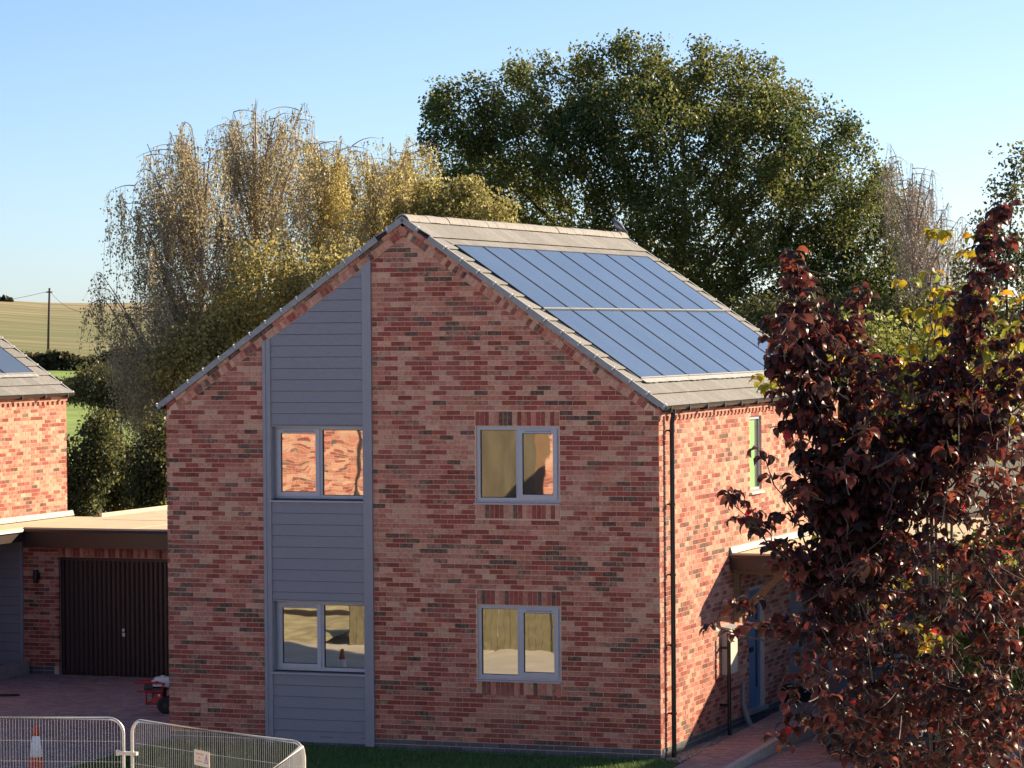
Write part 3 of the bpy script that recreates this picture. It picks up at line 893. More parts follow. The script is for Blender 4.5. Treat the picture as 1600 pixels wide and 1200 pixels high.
# the stubble field on the hill: drilled rows, greener at its foot
FM = mat('stubble', (.36, .29, .15), .95, noise=.15, nscale=.6)
nt = FM.node_tree; N, L = nt.nodes, nt.links
geo = N.new('ShaderNodeNewGeometry')
vm = N.new('ShaderNodeVectorMath'); vm.operation = 'DOT_PRODUCT'; vm.inputs[1].default_value = (.47, .883, 0)
L.new(geo.outputs['Position'], vm.inputs[0])
wv = N.new('ShaderNodeTexWave'); wv.wave_type = 'BANDS'; wv.bands_direction = 'X'
cmb = N.new('ShaderNodeCombineXYZ'); L.new(vm.outputs['Value'], cmb.inputs[0])
nz = N.new('ShaderNodeTexNoise'); nz.inputs['Scale'].default_value = .05; nz.inputs['Detail'].default_value = 6
L.new(geo.outputs['Position'], nz.inputs['Vector'])
sc = N.new('ShaderNodeVectorMath'); sc.operation = 'SCALE'; sc.inputs['Scale'].default_value = 1.0
L.new(cmb.outputs[0], sc.inputs[0]); L.new(sc.outputs[0], wv.inputs['Vector'])
wv.inputs['Scale'].default_value = .03; wv.inputs['Distortion'].default_value = 14; wv.inputs['Detail'].default_value = 3; wv.inputs['Detail Scale'].default_value = 1.8
n2 = N.new('ShaderNodeTexNoise'); n2.inputs['Scale'].default_value = 1.0; n2.inputs['Detail'].default_value = 4
st = N.new('ShaderNodeVectorMath'); st.operation = 'MULTIPLY'; st.inputs[1].default_value = (.035, .22, .1)
L.new(geo.outputs['Position'], st.inputs[0]); L.new(st.outputs[0], n2.inputs['Vector'])
sub = N.new('ShaderNodeMapRange'); sub.inputs[1].default_value = 200; sub.inputs[2].default_value = 430; sub.inputs[3].default_value = .3; sub.inputs[4].default_value = -.42
L.new(vm.outputs['Value'], sub.inputs[0])
ad = N.new('ShaderNodeMath'); ad.operation = 'MULTIPLY_ADD'; ad.inputs[1].default_value = .45
L.new(wv.outputs[0], ad.inputs[0]); L.new(sub.outputs[0], ad.inputs[2])
ad2 = N.new('ShaderNodeMath'); ad2.operation = 'MULTIPLY_ADD'; ad2.inputs[1].default_value = 1.2; L.new(n2.outputs[0], ad2.inputs[0]); L.new(ad.outputs[0], ad2.inputs[2])
mr = N.new('ShaderNodeMapRange'); mr.inputs[1].default_value = .62; mr.inputs[2].default_value = 1.1; L.new(ad2.outputs[0], mr.inputs[0])
mx = N.new('ShaderNodeMix'); mx.data_type = 'RGBA'; mx.inputs[6].default_value = (.36, .27, .145, 1); mx.inputs[7].default_value = (.16, .17, .045, 1)
L.new(mr.outputs[0], mx.inputs[0]); L.new(mx.outputs[2], N['Principled BSDF'].inputs['Base Color'])
fa_ = np.linspace(R(114), R(160), 50); fr_ = np.concatenate([np.linspace(292, 620, 40), [700, 800]])
A2, R2 = np.meshgrid(fa_, fr_)
fx, fy = 14.2+R2*np.cos(A2), -44.7+R2*np.sin(A2)
n_ = len(fa_)
i = np.arange(len(fr_)-1)[:, None]*n_; j = np.arange(n_-1)[None]
ff = np.stack([i+j, i+j+1, i+n_+j+1, i+n_+j], -1).reshape(-1, 4)[:, ::-1]
tag(MB().bulk(np.stack([fx, fy, gz(fx, fy)+.12], -1).reshape(-1, 3), ff, (.3, .3, .1, 0)).build('stubble_field', FM), kind='structure')
# a bright strip of pasture nearer, this side of the field hedge
PM = mat('pasture', (.21, .31, .05), .9, noise=.3, nscale=.4)
fr_ = np.linspace(120, 290, 20); A2, R2 = np.meshgrid(fa_, fr_)
fx, fy = 14.2+R2*np.cos(A2), -44.7+R2*np.sin(A2)
i = np.arange(len(fr_)-1)[:, None]*n_
ff = np.stack([i+j, i+j+1, i+n_+j+1, i+n_+j], -1).reshape(-1, 4)[:, ::-1]
tag(MB().bulk(np.stack([fx, fy, gz(fx, fy)+.08], -1).reshape(-1, 3), ff, (.3, .3, .1, 0)).build('pasture', PM), kind='structure')

PCOL = np.array([[.33, .225, .215], [.37, .245, .225], [.30, .215, .215], [.39, .285, .265], [.27, .2, .205]])
def paving(name, x0, x1, y0, y1, zf, nparts=0):
    """block paving laid in stretcher rows on a sand bed; zf(x, y) gives the surface height"""
    bed = MB()
    xs = np.linspace(x0, x1, 3); ys = np.linspace(y0, y1, 12)
    for k in range(len(ys)-1):
        v = [(x0, ys[k], zf(x0, ys[k])-.006), (x1, ys[k], zf(x1, ys[k])-.006), (x1, ys[k+1], zf(x1, ys[k+1])-.006), (x0, ys[k+1], zf(x0, ys[k+1])-.006)]
        bed.prism(v, (0, 0, -.05))
    root = tag(bed.build(name, M['jointsand']), kind='structure')
    lst = []
    y, r_ = y0, 0
    while y < y1-.02:
        x = x0-(.1 if r_ % 2 else 0)
        while x < x1-.02:
            a, b_ = max(x, x0)+.003, min(x+.2, x1)-.003
            if b_-a > .04: lst.append((a, b_, y+.003, min(y+.1, y1)-.003))
            x += .2
        y += .1; r_ += 1
    A = np.array(lst); cx, cy = A[:, :2].mean(1), A[:, 2:].mean(1)
    idx = np.arange(len(A)); part = np.zeros(len(A), bool)
    if nparts:
        fullb = (A[:, 1]-A[:, 0] > .19)
        dist = np.hypot(cx-CX, cy-CY)+np.where(fullb, 0, 1e6)
        part[np.argsort(dist)[:nparts]] = True
        vs = []
        for c in PCOL:
            t = MB(); t.box((-.097, -.047, -.05), (.097, .047, 0), (*c, 0)); o = t.build('paving_block', M['paving']); vs.append(o.data); bpy.data.objects.remove(o)
        for q in idx[part]:
            o = link('paving_block', vs[random.randrange(5)], root); o.location = (cx[q], cy[q], zf(cx[q], cy[q])+random.uniform(-.002, .002))
            o.rotation_euler = (random.gauss(0, .008), random.gauss(0, .006), 0)
    A = A[~part]; z = np.array([zf(a, b_) for a, b_ in zip(cx[~part], cy[~part])])+rng.uniform(-.002, .002, len(A))
    cols = np.hstack([hsv_jit(PCOL[rng.integers(0, 5, len(A))], len(A), .06, .02), np.zeros((len(A), 1))])
    o = MB().boxes(np.stack([A[:, 0], A[:, 2], z-.05], 1), np.stack([A[:, 1], A[:, 3], z], 1), cols).build('paving_block', M['paving'], root)
    o['kind'] = 'stuff'
    return root
paving('left_drive', -15.35, -8.32, -9, 8.75, lambda x, y: -.24, 150)
paving('right_drive', 1.16, 8.1, -6, 7.1, lambda x, y: -.27, 130)
paving('front_path', .32, 1.05, -5, 7.15, lambda x, y: -.2+.17*min(1, max(0, (y+.6)/5.5)), 20)
paving('far_left_path', -16.05, -15.47, -5, 8.7, lambda x, y: -.2+.13*min(1, max(0, (y-1)/5.5)))
kb = MB()
def kerb(name, x, y0, y1, zt_, zb):
    k_ = MB(); y = y0
    while y < y1:
        y2 = min(y+.9, y1)
        k_.prism([(x, y+.004, zt_(y)), (x+.1, y+.004, zt_(y)), (x+.1, y2-.004, zt_(y2)), (x, y2-.004, zt_(y2))], (0, 0, -.35)); y = y2
    return tag(k_.build(name, M['concrete']), kind='structure')
kerb('path_kerb', 1.055, -5, 7.1, lambda y: -.185+.19*min(1, max(0, (y+.6)/5.5)), 0)
kerb('left_path_kerb', -15.465, -4, 8.7, lambda y: -.19+.2*min(1, max(0, (y-1)/5.5)), 0)
kerb('drive_kerb', -8.31, -9, .0, lambda y: -.19, 0)
MBp = MB(); MBp.box((0.02, -.02, -.3), (.3, 4.6, -.17)); tag(MBp.build('gravel_bed', M['jointsand']), kind='structure')
n = 2600
gx_, gy_ = rng.uniform(.02, .3, n), rng.uniform(-.1, 4.6, n); s_ = rng.uniform(.007, .017, n)
c_ = np.hstack([hsv_jit((.3, .26, .22), n, .3, .05), np.zeros((n, 1))])
lo = np.stack([gx_-s_, gy_-s_*1.3, np.full(n, -.17)], 1); hi = np.stack([gx_+s_, gy_+s_*1.3, -.165+s_*.9], 1)
tag(MB().boxes(lo, hi, c_).build('gravel', M['gravel']), kind='stuff')

lm = MB(); lm.prism([(-8.2, -5.25, -.215), (.0, -5.25, -.215), (.0, -.0, -.17), (-8.2, -.0, -.17)], (0, 0, -.1))
lm.prism([(.0, -5.25, -.215), (.3, -5.25, -.215), (.3, -.1, -.18), (.0, -.1, -.18)], (0, 0, -.1))
LM = mat('turf', (.07, .115, .035), .95, noise=.3, nscale=8)
tag(lm.build('lawn', LM), kind='structure')
def grass(name, x0, x1, y0, y1, n, zf, col=(.10, .19, .055), h=.06):
    x, y = rng.uniform(x0, x1, n), rng.uniform(y0, y1, n)
    a = rng.uniform(0, 2*math.pi, n); hh = h*rng.uniform(.5, 1.3, n); w = .006*rng.uniform(.8, 2.2, n)
    ln = rng.normal(0, .35, (n, 2))*hh[:, None]
    z = zf(x, y)
    base = np.stack([x, y, z], 1); d = np.stack([np.cos(a)*w, np.sin(a)*w, 0*a], 1)
    tip = base+np.stack([ln[:, 0], ln[:, 1], hh], 1)
    v = np.stack([base-d, base+d, tip], 1).reshape(-1, 3)
    f = np.arange(3*n).reshape(-1, 3)
    patch = .5+.5*np.sin(x*1.7+np.sin(y*2.1)*1.5)*np.sin(y*1.3+x*.6)
    c = np.array(col)[None]*(.7+.6*rng.random((n, 1))) + patch[:, None]*np.array([.035, .02, .0])[None]
    return tag(MB().bulk(v, f, np.hstack([c, np.zeros((n, 1))])).build(name, M['grass']), kind='stuff')
grass('grass', -8.15, .28, -5.2, -.02, 70000, lambda x, y: -.215+.045*(y+5.25)/5.25)

# ------------------------------------------------------------------ vegetation
def quads(centers, size, cols, droop=0, aspect=.62):
    """leaf-sized four-sided faces at the given points"""
    n = len(centers)
    d = rng.normal(0, 1, (n, 3)); d[:, 2] -= droop
    d /= np.linalg.norm(d, axis=1)[:, None]
    e = rng.normal(0, 1, (n, 3)); w = np.cross(d, e); w /= np.linalg.norm(w, axis=1)[:, None]
    s = np.asarray(size)*rng.uniform(.65, 1.35, n)
    a = centers; tip = centers+d*s[:, None]; mid = centers+d*(s*.5)[:, None]
    off = w*(s*aspect*.5)[:, None]
    v = np.stack([a, mid+off, tip, mid-off], 1).reshape(-1, 3)
    f = np.arange(4*n).reshape(-1, 4)
    return v, f, np.hstack([np.clip(cols, .004, .9), np.zeros((n, 1))])

def grow(attr, start, step, kill, infl, maxn=5000, up_bias=.0):
    """space-colonisation skeleton: returns node positions and parents"""
    P = [np.asarray(q, float) for q in start]; par = [-1]+list(range(len(start)-1))
    A = attr.copy(); alive = np.ones(len(A), bool)
    pos = np.array(P)
    dd = np.linalg.norm(A[:, None]-pos[None], axis=2); near = dd.argmin(1); nd = dd.min(1)
    for it in range(400):
        act = alive & (nd < infl)
        if not act.any() or len(P) > maxn: break
        idx = near[act]; dv = A[act]-pos[idx]; dv /= np.linalg.norm(dv, axis=1)[:, None]+1e-9
        sums = {}
        acc = np.zeros((len(P), 3)); np.add.at(acc, idx, dv)
        src = np.unique(idx)
        dirs = acc[src]; dirs[:, 2] += up_bias
        dirs += rng.normal(0, .12, dirs.shape); dirs /= np.linalg.norm(dirs, axis=1)[:, None]+1e-9
        new = pos[src]+dirs*step
        b0 = len(P)
        P.extend(list(new)); par.extend(list(src)); pos = np.array(P)
        dn = np.linalg.norm(A[:, None]-new[None], axis=2)
        m_ = dn.min(1); k_ = dn.argmin(1)
        up2 = m_ < nd; nd = np.where(up2, m_, nd); near = np.where(up2, b0+k_, near)
        alive &= nd > kill
    return pos, np.array(par)

def skeleton_mesh(pos, par, r_tip, expo=2.3, rmin=0.0, k=5):
    n = len(pos); r = np.zeros(n); kids = np.zeros(n, int)
    for i in range(n):
        if par[i] >= 0: kids[par[i]] += 1
    acc = np.zeros(n)
    for i in range(n-1, -1, -1):
        ri = r_tip if acc[i] == 0 else acc[i]**(1/expo)
        r[i] = ri
        if par[i] >= 0: acc[par[i]] += ri**expo
    b = MB(); ang = np.arange(k)*2*math.pi/k
    sel = [i for i in range(n) if par[i] >= 0 and r[i] >= rmin]
    if sel:
        p0 = pos[par[sel]]; p1 = pos[sel]; r1 = r[sel]; r0_ = np.minimum(r[par[sel]], r1*1.35)
        t = p1-p0; t /= np.linalg.norm(t, axis=1)[:, None]+1e-9
        ref = np.where(np.abs(t[:, 2:3]) < .9, np.array([[0, 0, 1.]]), np.array([[1., 0, 0]]))
        a = np.cross(t, ref); a /= np.linalg.norm(a, axis=1)[:, None]; c = np.cross(t, a)
        ring = a[:, None]*np.cos(ang)[None, :, None]+c[:, None]*np.sin(ang)[None, :, None]
        v = np.concatenate([p0[:, None]+ring*r0_[:, None, None], p1[:, None]+ring*r1[:, None, None]], 1).reshape(-1, 3)
        base = (np.arange(len(sel))*2*k)[:, None]; j = np.arange(k)[None]
        f = np.stack([base+j, base+(j+1) % k, base+k+(j+1) % k, base+k+j], -1).reshape(-1, 4)
        b.bulk(v, f, (.1, .1, .1, 0))
    return b, r, kids

def lobes_points(lobes, n, shell=.55):
    w = np.array([l[3]*l[4]*l[5] for l in lobes]); w = w/w.sum()
    k = rng.choice(len(lobes), n, p=w)
    d = rng.normal(0, 1, (n, 3)); d /= np.linalg.norm(d, axis=1)[:, None]
    r = (shell+(1-shell)*rng.random(n))**(1/1.6)
    L_ = np.array(lobes)[k]
    return L_[:, :3]+d*r[:, None]*L_[:, 3:6]

def patchy(p, s=1.0, ph=0):
    return (np.sin(p[:, 0]*1.3*s+ph)+np.sin(p[:, 1]*1.7*s+1+ph)+np.sin(p[:, 2]*1.9*s+2+ph)+np.sin((p[:, 0]+p[:, 2])*3.1*s+ph))/4

def tree(name, label, lobes, base, nattr, step, kill, nleaf, spread, size, cols, rtip=.012, droop=.3, group=None, rmin=.012, shell=.5, bark='bark', cat='tree', fork=.35, infl=30):
    t = thing(name, label, cat, tuple(base), 0, group)
    at_ = lobes_points(lobes, nattr, shell)
    base = np.asarray(base, float)
    ctr = np.array(lobes)[:, :3].mean(0)
    zlo = min(l[2]-l[5] for l in lobes)
    top = base+(ctr-base)*np.array([fork, fork, fork])
    nst = max(2, int((np.linalg.norm(top-base))/step))
    start = [base+(top-base)*q/nst for q in range(nst+1)]
    pos, par = grow(at_, start, step, kill, infl)
    b, r, kids = skeleton_mesh(pos, par, rtip, rmin=rmin)
    o = b.build('trunk', M[bark], t, True, loc=None)
    o.matrix_parent_inverse = Matrix.Translation(-Vector(base))
    tips = np.where(r < rtip*3.0)[0]
    wt = rng.gamma(1.1, 1, len(tips)); k = rng.choice(tips, nleaf, p=wt/wt.sum())
    pc = pos[k]+np.clip(rng.normal(0, 1, (nleaf, 3)), -1.7, 1.7)*spread
    cols = [np.array(c) for c in cols]
    pa = np.clip(.5+.9*patchy(pc, .5, len(lobes))+rng.normal(0, .3, nleaf), 0, 1)[:, None]
    cc = cols[0]*(1-pa)+cols[1]*pa
    if len(cols) > 2:
        q = rng.random(nleaf) < .12; cc[q] = cols[2]
    cc = cc*rng.uniform(.65, 1.35, (nleaf, 1))
    lf = MB().bulk(*quads(pc, size, cc, droop))
    c = lf.build('crown', M['leaf'], t); c['kind'] = 'stuff'
    c.matrix_parent_inverse = Matrix.Translation(-Vector(base))
    return t

def lobe(u, v, d, ru, rv, rd=None):
    p = at(u, v, d); s = d/F_PX
    return [*p, ru*s, (rd or ru)*s, rv*s]

# the big oak behind the roof
d0 = 150
oak = [lobe(745, 205, d0-1, 95, 80), lobe(725, 265, d0+2, 80, 60), lobe(830, 160, d0, 100, 75), lobe(900, 250, d0-3, 115, 85), lobe(955, 118, d0+1, 100, 62),
       lobe(1000, 205, d0-4, 125, 90), lobe(1070, 122, d0, 105, 66), lobe(1150, 150, d0+1, 105, 75), lobe(1180, 255, d0-3, 125, 95), lobe(1255, 215, d0, 100, 72),
       lobe(1290, 330, d0-2, 125, 90), lobe(1375, 345, d0+1, 80, 80), lobe(1325, 225, d0+1, 62, 42), lobe(1060, 340, d0-4, 130, 90), lobe(1170, 410, d0-3, 140, 90),
       lobe(1330, 430, d0-1, 120, 80), lobe(930, 340, d0-2, 95, 65), lobe(1020, 420, d0, 120, 70), lobe(805, 290, d0+1, 85, 48), lobe(1410, 440, d0, 70, 70),
       lobe(705, 310, d0, 70, 45), lobe(780, 350, d0, 110, 50), lobe(880, 400, d0, 120, 55), lobe(1240, 510, d0, 150, 60), lobe(1100, 490, d0, 120, 50), lobe(1400, 520, d0, 110, 60)]
tree('oak_tree', 'great spreading green oak behind the solar roof', oak, (*at(1040, 560, d0)[:2], -.3), 4000, .6, .78, 205000, .36, .175,
     [(.055, .088, .026), (.18, .20, .055), (.28, .25, .075)], .02, .2, fork=.42, shell=.2, rmin=.018)

# weeping birches, each its own tree
def birch(label, tips, base_uv, d, nstrand, leaf_cols, lper=26, dens=1.0, name='birch_tree', group='weeping birches at the left', lsize=.085, slen=(1.0, 2.6), bare=0, stems=1):
    """tips: (u, v) ends of the main boughs"""
    base = at(base_uv[0], base_uv[1], d); base[2] = -.3
    t = thing(name, label, 'tree', tuple(base), 0, group)
    tb = MB(); sp = []
    topv = min(q[1] for q in tips)
    tips = tips+[(u+(abs(rng.normal(14, 26)) if u < 215 else rng.normal(0, 28)), v+abs(rng.normal(0, 45))) for (u, v) in tips for _ in range(2)]
    trunk_top = at(base_uv[0]+rng.normal(0, 6), topv+55, d)
    tr = [base+(trunk_top-base)*q+np.array([.12*math.sin(q*5+d), .1*math.cos(q*4), 0]) for q in np.linspace(0, 1, 12)]
    tb.tube(tr, np.linspace(.17, .03, 12), 7)
    tr = np.array(tr)
    for (u, v) in tips:
        e = at(u, v, d+rng.normal(0, 2.2))
        h0 = min(.9, max(.15, ((e[2]-base[2])/(trunk_top[2]-base[2])-.33*abs(u-base_uv[0])/120-.08)))
        s = tr[0]+(tr[-1]-tr[0])*h0
        k = int(h0*11); s = tr[k]
        mid = s*.45+e*.55; mid[2] += .12*np.linalg.norm(e-s)
        q = np.linspace(0, 1, 12)[:, None]
        curve = (1-q)**2*s+2*q*(1-q)*mid+q**2*e
        tip_droop = curve[-1]+np.array([rng.normal(0, .2), rng.normal(0, .2), -.45])
        curve = np.vstack([curve, tip_droop])
        tb.tube(curve, np.linspace(.055, .006, 13), 5)
        # side boughs
        for m_ in range(5):
            i0 = rng.integers(4, 12); o = curve[i0]
            dv = rng.normal(0, 1, 3); dv[2] = abs(dv[2])*.5+.25; dv /= np.linalg.norm(dv)
            ln = rng.uniform(.5, 1.5)
            c2 = np.array([o+dv*ln*x+np.array([0, 0, -.45*ln*x*x]) for x in np.linspace(0, 1, 6)])
            tb.tube(c2, np.linspace(.018, .004, 6), 4, cap=False)
            sp.append(c2)
        sp.append(curve[5:])
    # hanging strands with small leaves
    lw, strands = [], MB()
    allp = np.vstack(sp)
    for q in range(nstrand):
        c = sp[rng.integers(len(sp))]; o = c[rng.integers(1, len(c))]+rng.normal(0, .05, 3)
        ln = rng.uniform(*slen)*(0.65 if rng.random() < .3 else 1)
        sway = rng.normal(0, .22, 2)
        x = np.linspace(0, 1, 6)[:, None]
        s = o+np.hstack([sway[0]*x, sway[1]*x, -ln*x])+np.hstack([rng.normal(0, .02, (6, 2)), np.zeros((6, 1))])
        strands.tube(s, np.linspace(.006, .003, 6), 3, cap=False)
        if rng.random() < bare: continue
        k = int(lper*ln/1.8*dens)
        tt = rng.random(k)*5; i0 = np.minimum(tt.astype(int), 4); fr = (tt-i0)[:, None]
        lw.append(s[i0]*(1-fr)+s[i0+1]*fr+rng.normal(0, .07, (k, 3)))
    inv = Matrix.Translation(-Vector(base))
    o = tb.build('trunk', M['birch_bark'], t, True); o.matrix_parent_inverse = inv
    o = strands.build('hanging_twigs', M['twig'], t); o.matrix_parent_inverse = inv; o['kind'] = 'stuff'
    p = np.vstack(lw); n = len(p)
    pa = np.clip(.5+.8*patchy(p, .8, d)+rng.normal(0, .3, n), 0, 1)[:, None]
    cc = (np.array(leaf_cols[0])*(1-pa)+np.array(leaf_cols[1])*pa)*rng.uniform(.6, 1.4, (n, 1))
    o = MB().bulk(*quads(p, lsize, cc, 1.4)).build('crown', M['leaf'], t); o.matrix_parent_inverse = inv; o['kind'] = 'stuff'
    return t

olive = [(.34, .29, .17), (.48, .41, .21)]; gold = [(.42, .36, .14), (.58, .49, .18)]
birch('tall grey-gold weeping birch, highest of the row at the left', [(365, 175), (400, 158), (430, 185), (350, 240), (455, 240), (330, 310), (470, 330), (400, 250), (300, 400), (360, 420)], (400, 700), 100, 1250, olive, 30, lsize=.085, slen=(.8, 2.4))
birch('sparse leftmost weeping birch with bare arching boughs against the sky', [(265, 205), (230, 225), (300, 200), (195, 320), (160, 430), (210, 290), (290, 280), (175, 540), (240, 420), (250, 560), (320, 520), (330, 230), (165, 470), (195, 510), (230, 495), (190, 590), (260, 600), (290, 470), (215, 360)], (318, 720), 97, 1700, olive, 32, .95, bare=.05, lsize=.085, slen=(.9, 2.8))
birch('golden weeping birch in the middle of the left-hand row', [(500, 225), (535, 215), (465, 250), (560, 250), (480, 330), (520, 340), (560, 380), (440, 380), (500, 420)], (510, 700), 103, 1300, gold, 34, lsize=.09, slen=(.7, 2.2))
birch('yellowing weeping birch between the golden birch and the oak', [(610, 222), (640, 215), (580, 240), (655, 270), (600, 320), (640, 340), (680, 320), (560, 330)], (615, 690), 105, 1050, gold, 34, lsize=.09, slen=(.7, 2.2))
tree('willow_tree', 'low yellow-green tree just above the roof ridge, left of the oak', [lobe(720, 335, 102, 60, 42), lobe(770, 330, 102, 40, 32), lobe(660, 345, 102, 50, 42)], (*at(720, 600, 102)[:2], -.3), 500, .45, .62, 16000, .3, .12,
     [(.25, .23, .09), (.38, .34, .12)], .01, .8, fork=.6)
tree('hazel_tree', 'olive bushy tree filling the gap beneath the birches by the left roof slope', [lobe(500, 470, 96, 75, 60), lobe(440, 500, 96, 70, 60), lobe(560, 430, 96, 60, 50), lobe(360, 540, 96, 80, 60), lobe(300, 570, 95, 70, 50), lobe(420, 420, 96, 55, 50)],
     (*at(430, 680, 96)[:2], -.3), 900, .45, .62, 34000, .34, .12, [(.27, .24, .10), (.46, .40, .14)], .01, .6, fork=.55)
# shrubs and small trees behind the left garage
sh = [((.06, .075, .03), (.15, .14, .05)), ((.07, .08, .03), (.20, .17, .06)), ((.05, .065, .025), (.12, .12, .045))]
shr = [('dark shrub beside the neighbouring wall, rising behind the left garage', [lobe(120, 745, 86, 42, 60), lobe(150, 700, 86, 40, 50)], (130, 810), 86, 10000, 0),
       ('broad bush in the middle of the scrub behind the left garage', [lobe(195, 750, 88, 50, 50), lobe(165, 690, 89, 34, 30)], (190, 810), 88, 8000, 1),
       ('shaded bush tight against the left edge of the main house', [lobe(240, 755, 84, 40, 55), lobe(252, 640, 85, 26, 30)], (245, 815), 84, 10000, 2),
       ('dark round bush at the far end of the hedge behind the gutter', [lobe(135, 600, 115, 52, 34), lobe(185, 610, 115, 60, 40), lobe(240, 610, 115, 60, 36)], (180, 680), 115, 15000, 2)]
for lab, lo_, b_, d_, n_, k_ in shr:
    tree('shrub', lab, lo_, (*at(b_[0], b_[1], d_)[:2], -.3), 420, .38, .52, n_, .26, .11, list(sh[k_])+[(.2, .19, .05)], .008, .3, cat='shrub', fork=.3, shell=.15)
# right-hand background
tree('lime_tree', 'light green tree behind the house, right of the roof', [lobe(1340, 560, 62, 90, 60), lobe(1270, 600, 62, 60, 50), lobe(1440, 590, 62, 90, 75), lobe(1520, 580, 63, 70, 70), lobe(1390, 640, 62, 120, 60)],
     (*at(1390, 800, 62)[:2], -.3), 800, .3, .42, 24000, .22, .1, [(.15, .18, .05), (.30, .32, .085)], .01, .3, fork=.5)
tree('ivy_tree', 'thin-topped dark tree at the right edge against the sky', [lobe(1560, 300, 78, 28, 60), lobe(1530, 380, 78, 35, 45), lobe(1600, 260, 78, 40, 70), lobe(1590, 400, 78, 55, 70), lobe(1520, 470, 78, 70, 60), lobe(1610, 500, 78, 80, 80), lobe(1560, 560, 78, 90, 60)],
     (*at(1570, 760, 78)[:2], -.3), 900, .32, .5, 13000, .24, .11, [(.08, .095, .04), (.2, .19, .07)], .01, .2, fork=.5, shell=.1)
birch('almost bare weeping birch in the gap right of the oak', [(1400, 245), (1425, 255), (1440, 275), (1455, 320), (1480, 322), (1500, 340), (1470, 380), (1420, 330)], (1440, 640), 120, 900, [(.3, .23, .17), (.36, .28, .2)], 9, 1, group='x', bare=.25, lsize=.08, slen=(1.2, 3.2))
for o in list(scene.objects):
    if o.get('group') == 'x': del o['group']
tree('laurel_bush', 'bright green bush seen through the purple leaves at the right', [lobe(1540, 930, 46, 70, 90), lobe(1600, 860, 46, 70, 90), lobe(1480, 1000, 46, 50, 60), lobe(1580, 1020, 46, 80, 80)],
     (*at(1550, 1180, 46)[:2], -.3), 420, .25, .35, 12000, .16, .09, [(.06, .10, .02), (.19, .24, .04)], .008, .3, cat='bush', fork=.3, shell=.15)

# far hedges and bushes on the hill
def hedge(name, label, u0, u1, d, h, n, cols):
    a0, a1 = at(u0, 600, d), at(u1, 600, d)
    t = rng.random(n)[:, None]; p = a0*(1-t)+a1*t
    along = t[:, 0]*np.linalg.norm(a1-a0)
    hh = h*(.75+.2*np.sin(along*.35)+.14*np.sin(along*1.1+1))
    p[:, 1] += rng.uniform(-.9, .9, n); g = gz(p[:, 0], p[:, 1])
    p[:, 2] = g+hh*rng.random(n)**.7
    c = np.array(cols[0])+rng.random((n, 1))*(np.array(cols[1])-np.array(cols[0]))
    r_ = thing(name, label, 'hedge', (*((a0+a1)/2)[:2], float(gz(*((a0+a1)/2)[:2]))))
    inv = Matrix.Translation(-r_.location)
    o = MB().bulk(*quads(p, .42, c, 0, .8)).build('foliage', M['leaf'], r_); o['kind'] = 'stuff'; o.matrix_parent_inverse = inv
    b = MB()
    for q in np.linspace(0, 1, 40):
        s = a0*(1-q)+a1*q; s[2] = gz(s[0], s[1]); b.tube([s, s+np.array([.1, 0, h*.6])], .06, 4)
    o = b.build('stems', M['bark'], r_); o['kind'] = 'stuff'; o.matrix_parent_inverse = inv
hedge('field_hedge', 'rough hedge along the foot of the stubble field', -120, 420, 282, 2.2, 9000, [(.05, .05, .022), (.13, .11, .05)])
hedge('field_hedge', 'darker hedge below it across the green pasture', -120, 420, 222, 2.3, 12000, [(.018, .032, .016), (.045, .06, .025)])
def far_bush(u, v, d, r_, label):
    p = at(u, v, d); p[2] = gz(p[0], p[1])
    t = thing('far_bush', label, 'bush', tuple(p))
    n = 260; q = rng.normal(0, 1, (n, 3)); q /= np.linalg.norm(q, axis=1)[:, None]; q *= r_*rng.random((n, 1))**.4; q[:, 2] = np.abs(q[:, 2])*.9
    MB().bulk(*quads(q, .7, hsv_jit((.04, .055, .025), n, .2), 0, .8)).build('foliage', M['leaf'], t)['kind'] = 'stuff'
    MB().tube([(0, 0, -.2), (0, 0, r_*.6)], .15, 5).build('trunk', M['bark'], t)
far_bush(9, 465, 600, 1.15, 'tiny round bush on the skyline at the far left')

# telegraph pole and its wires
pb = at(75, 575, 300); pb[2] = gz(pb[0], pb[1])
tp = thing('telegraph_pole', 'timber telegraph pole standing in the stubble field', 'pole', tuple(pb))
h_ = at(79, 450, 300)[2]-pb[2]
MB().tube([(0, 0, -.3), (.12, 0, h_*.5), (.25, 0, h_)], [.14, .12, .10], 8).build('post', M['pole'], tp, True)
MB().box((-.1, -.06, h_-.45), (.55, .06, h_-.33)).build('bracket', M['pole'], tp)
top = pb+np.array([.25, 0, h_-.3])
for (u, v, d, lab) in ((-330, 480, 330, 'overhead wire running left from the pole'), (170, 475, 250, 'overhead wire running right from the pole into the birch')):
    e = at(u, v, d); q = np.linspace(0, 1, 14)[:, None]
    c = top*(1-q)+e*q; c[:, 2] -= (1.2*4*q*(1-q))[:, 0]
    tag(MB().tube(c, .018, 4).build('overhead_wire', M['wire']), lab, 'wire')

# ------------------------------------------------------------------ the purple-leaved tree in front
def leaf_template(L_, w, droop, col):
    """folded, drooping leaf along +x"""
    n = 5; v, f = [], []
    x = z = 0; a = .35
    for i in range(n):
        t = i/(n-1)
        hw = w*.5*math.sin(math.pi*min(1, t*.93+.05))**.8 if 0 < i < n-1 else .0015
        v += [(x, hw, z+hw*.35), (x, 0, z), (x, -hw, z+hw*.35)]
        x += math.cos(a)*L_/(n-1); z += math.sin(a)*L_/(n-1); a -= droop/(n-1)
    for i in range(n-1):
        b = i*3
        f += [(b, b+1, b+4, b+3), (b+1, b+2, b+5, b+4)]
    return np.array(v), np.array(f)

